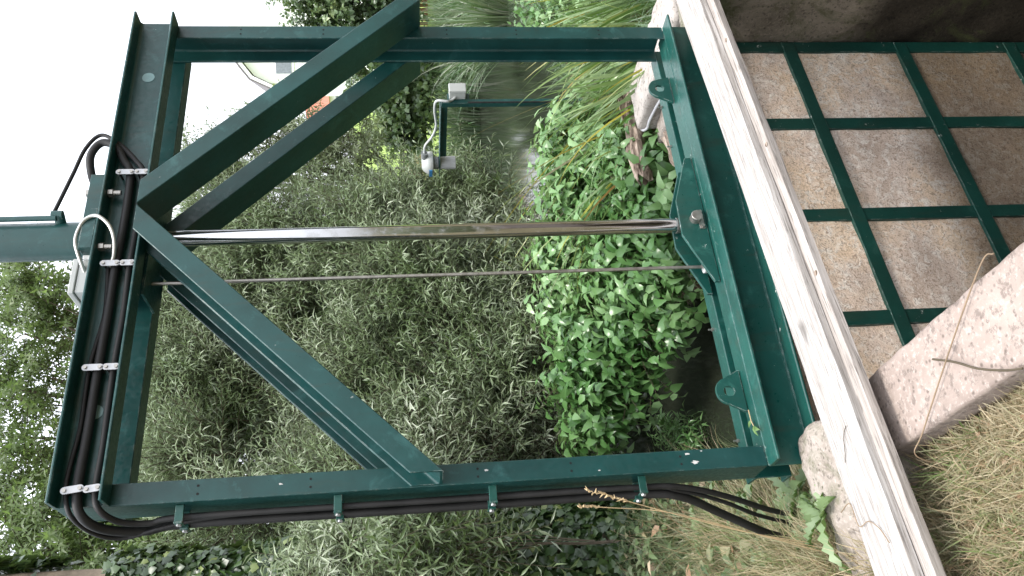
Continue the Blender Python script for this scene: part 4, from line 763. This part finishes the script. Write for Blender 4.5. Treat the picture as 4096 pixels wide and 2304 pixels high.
MB().tube([(PX_ - .02, PY_ - .032, .72), (PX_ - .02, PY_ - .032, -.4)], .007, 8).build('cable', M['rubber'], ss, smooth=True)

# ------------------------------------------------------------------ beyond the pond: fences, houses
def frame_at(az, dist, face):
    """local axes at a bearing: right (to the right seen from the bank), away, up"""
    c = pt(az, dist, 0); a = R(az + face); return Vector((c[0], c[1], 0)), Vector((math.cos(a), -math.sin(a), 0)), Vector((math.sin(a), math.cos(a), 0))
def lbox(mb, fr_, x0, x1, y0, y1, z0, z1):
    o_, r_, a_ = fr_; mt = Matrix((r_, a_, (0, 0, 1))).transposed().to_4x4(); mt.translation = o_; return mb.box(x0, x1, y0, y1, z0, z1, mt)
def lprism(mb, fr_, prof, y0, y1):
    o_, r_, a_ = fr_; return mb.prism(prof, o_ + a_ * y0, o_ + a_ * y1, r_, (0, 0, 1))
# white house: eaves and wall seen above the evergreen tree, lower gabled wing to its side
F1 = frame_at(46.5, 42, -6); gz = hz(F1[0].x, F1[0].y)
hs1 = thing('white_house', (F1[0].x, F1[0].y, gz), 'white rendered house with a dark tiled roof above the evergreen tree', 'house')
wl = lbox(MB(), F1, -.5, 9, .3, 8, gz - .2, 8.62).build('wall', M['render'], hs1)
lprism(MB(), F1, [(-.95, 8.74), (9.4, 8.60), (9.4, 8.98), (-.95, 9.12)], -.15, 8.4).build('roof', M['tile'], hs1)
lbox(MB(), F1, -.9, 9.3, -.30, -.16, 8.55, 8.70).build('gutter', M['white_trim'], hs1)
lbox(MB(), F1, -.75, -.35, 2.2, 2.9, 9.0, 9.9).build('chimney', M['brick'], hs1)
wn = lbox(MB(), F1, .85, 3.2, .22, .299, 6.4, 7.75).build('window', M['white_trim'], hs1); lbox(MB(), F1, .95, 2.0, .205, .2195, 6.5, 7.65).build('pane', M['glass'], wn); lbox(MB(), F1, 2.08, 3.1, .205, .2195, 6.5, 7.65).build('pane', M['glass'], wn)
F2 = frame_at(42.0, 38, -6)
wg = thing('white_extension', (F2[0].x, F2[0].y, gz), 'lower white gabled wing with white bargeboards, between post and upper brace', 'house wing')
lprism(MB(), F2, [(.75, gz - .2), (4.2, gz - .2), (4.2, 8.5), (2.4, 8.5), (1.5, 7.9), (1.08, 7.58), (.75, 6.9)], 0, 5).build('wall', M['render'], wg)
lprism(MB(), F2, [(2.45, 8.6), (1.5, 7.96), (1.04, 7.62), (.64, 6.78), (.52, 6.84), (.92, 7.70), (1.42, 8.08), (2.45, 8.76)], -.3, 5.2).build('bargeboard', M['white_trim'], wg)
lprism(MB(), F2, [(2.45, 8.77), (1.41, 8.09), (.91, 7.71), (.51, 6.85), (.47, 6.87), (.87, 7.75), (1.38, 8.14), (2.45, 8.83)], -.32, 5.25).build('roof', M['tile'], wg)
wn = lbox(MB(), F2, 1.05, 2.4, -.04, -.001, 5.9, 6.75).build('window', M['white_trim'], wg); lbox(MB(), F2, 1.15, 2.3, -.055, -.0405, 6.0, 6.65).build('pane', M['glass'], wn)
# small red-roofed house farther off
F3 = frame_at(41.8, 60, 12); gz3 = hz(F3[0].x, F3[0].y)
rh = thing('red_roofed_house', (F3[0].x, F3[0].y, gz3), 'distant house with a red tiled roof between the two upper braces', 'house')
lbox(MB(), F3, -2.2, 2.6, 0, 4, gz3 - .5, 6.4).build('wall', M['render'], rh)
o_, rr_, aa_ = F3; MB().prism([(-.4, 6.3), (4.4, 6.3), (2.0, 8.2)], o_ + rr_ * -2.5, o_ + rr_ * 2.9, aa_, (0, 0, 1)).build('roof', M['redtile'], rh)
for x in (-1.7, -.3, 1.1):
    wn = lbox(MB(), F3, x, x + 1.1, -.06, -.001, 4.9, 6.0).build('window', M['white_trim'], rh); lbox(MB(), F3, x + .12, x + .98, -.075, -.061, 5.02, 5.88).build('pane', M['glass'], wn)
# board fence behind the reeds, and the dark picket fence on the lawn
F4 = frame_at(46.8, 27.5, 0); gz4 = hz(F4[0].x, F4[0].y)
bf = thing('board_fence', (F4[0].x, F4[0].y, gz4), 'orange-brown board fence with a pale rail behind the reeds', 'fence')
mb = MB()
for k in range(34): lbox(mb, F4, -2.2 + k * .135, -2.2 + k * .135 + .115, 0, .02, -1.0, .92 + .02 * (k % 3))
mb.build('board_panel', M['orange_wood'], bf)
lbox(MB(), F4, -2.25, 2.45, -.05, -.002, -.42, -.33).build('rail', M['white_trim'], bf)
F5 = frame_at(36.3, 29.5, 8); gz5 = hz(F5[0].x, F5[0].y)
pf = thing('picket_fence', (F5[0].x, F5[0].y, gz5), 'small dark picket fence at the foot of the bright lawn', 'fence'); mb = MB()
for k in range(22): lbox(mb, F5, -1.7 + k * .14, -1.63 + k * .14, 0, .02, gz5 - .3, gz5 + .72)
mb.build('picket_panel', M['dark_wood'], pf)
for z in (.12, .55): lbox(MB(), F5, -1.75, 1.35, .022, .06, gz5 + z, gz5 + z + .07).build('rail', M['dark_wood'], pf)
for x in (-.9, .6): lbox(MB(), F5, x, x + .09, .062, .14, gz5 - .3, gz5 + .9).build('fence_post', M['dark_wood'], pf)
fl = pt(35.0, 26.3, -1.2); f_, tri = foliage([((fl[0], fl[1], fl[2] - .1), .28)], 45, 88, 7, (.05, .09), (.04, .07), slen=(.1, .25))
M['petal'] = plain('red_petals', (.50, .07, .05), .6); t = thing('red_flowers', (fl[0], fl[1], hz(fl[0], fl[1])), 'patch of red flowers by the picket fence', 'flowers')
leaves('flower', mat=M['petal'], parent=t, kind='diamond', seed=3, **f_); MB().tube([(fl[0], fl[1], hz(fl[0], fl[1])), tuple(fl)], .03, 6).build('stem', M['stem'], t)
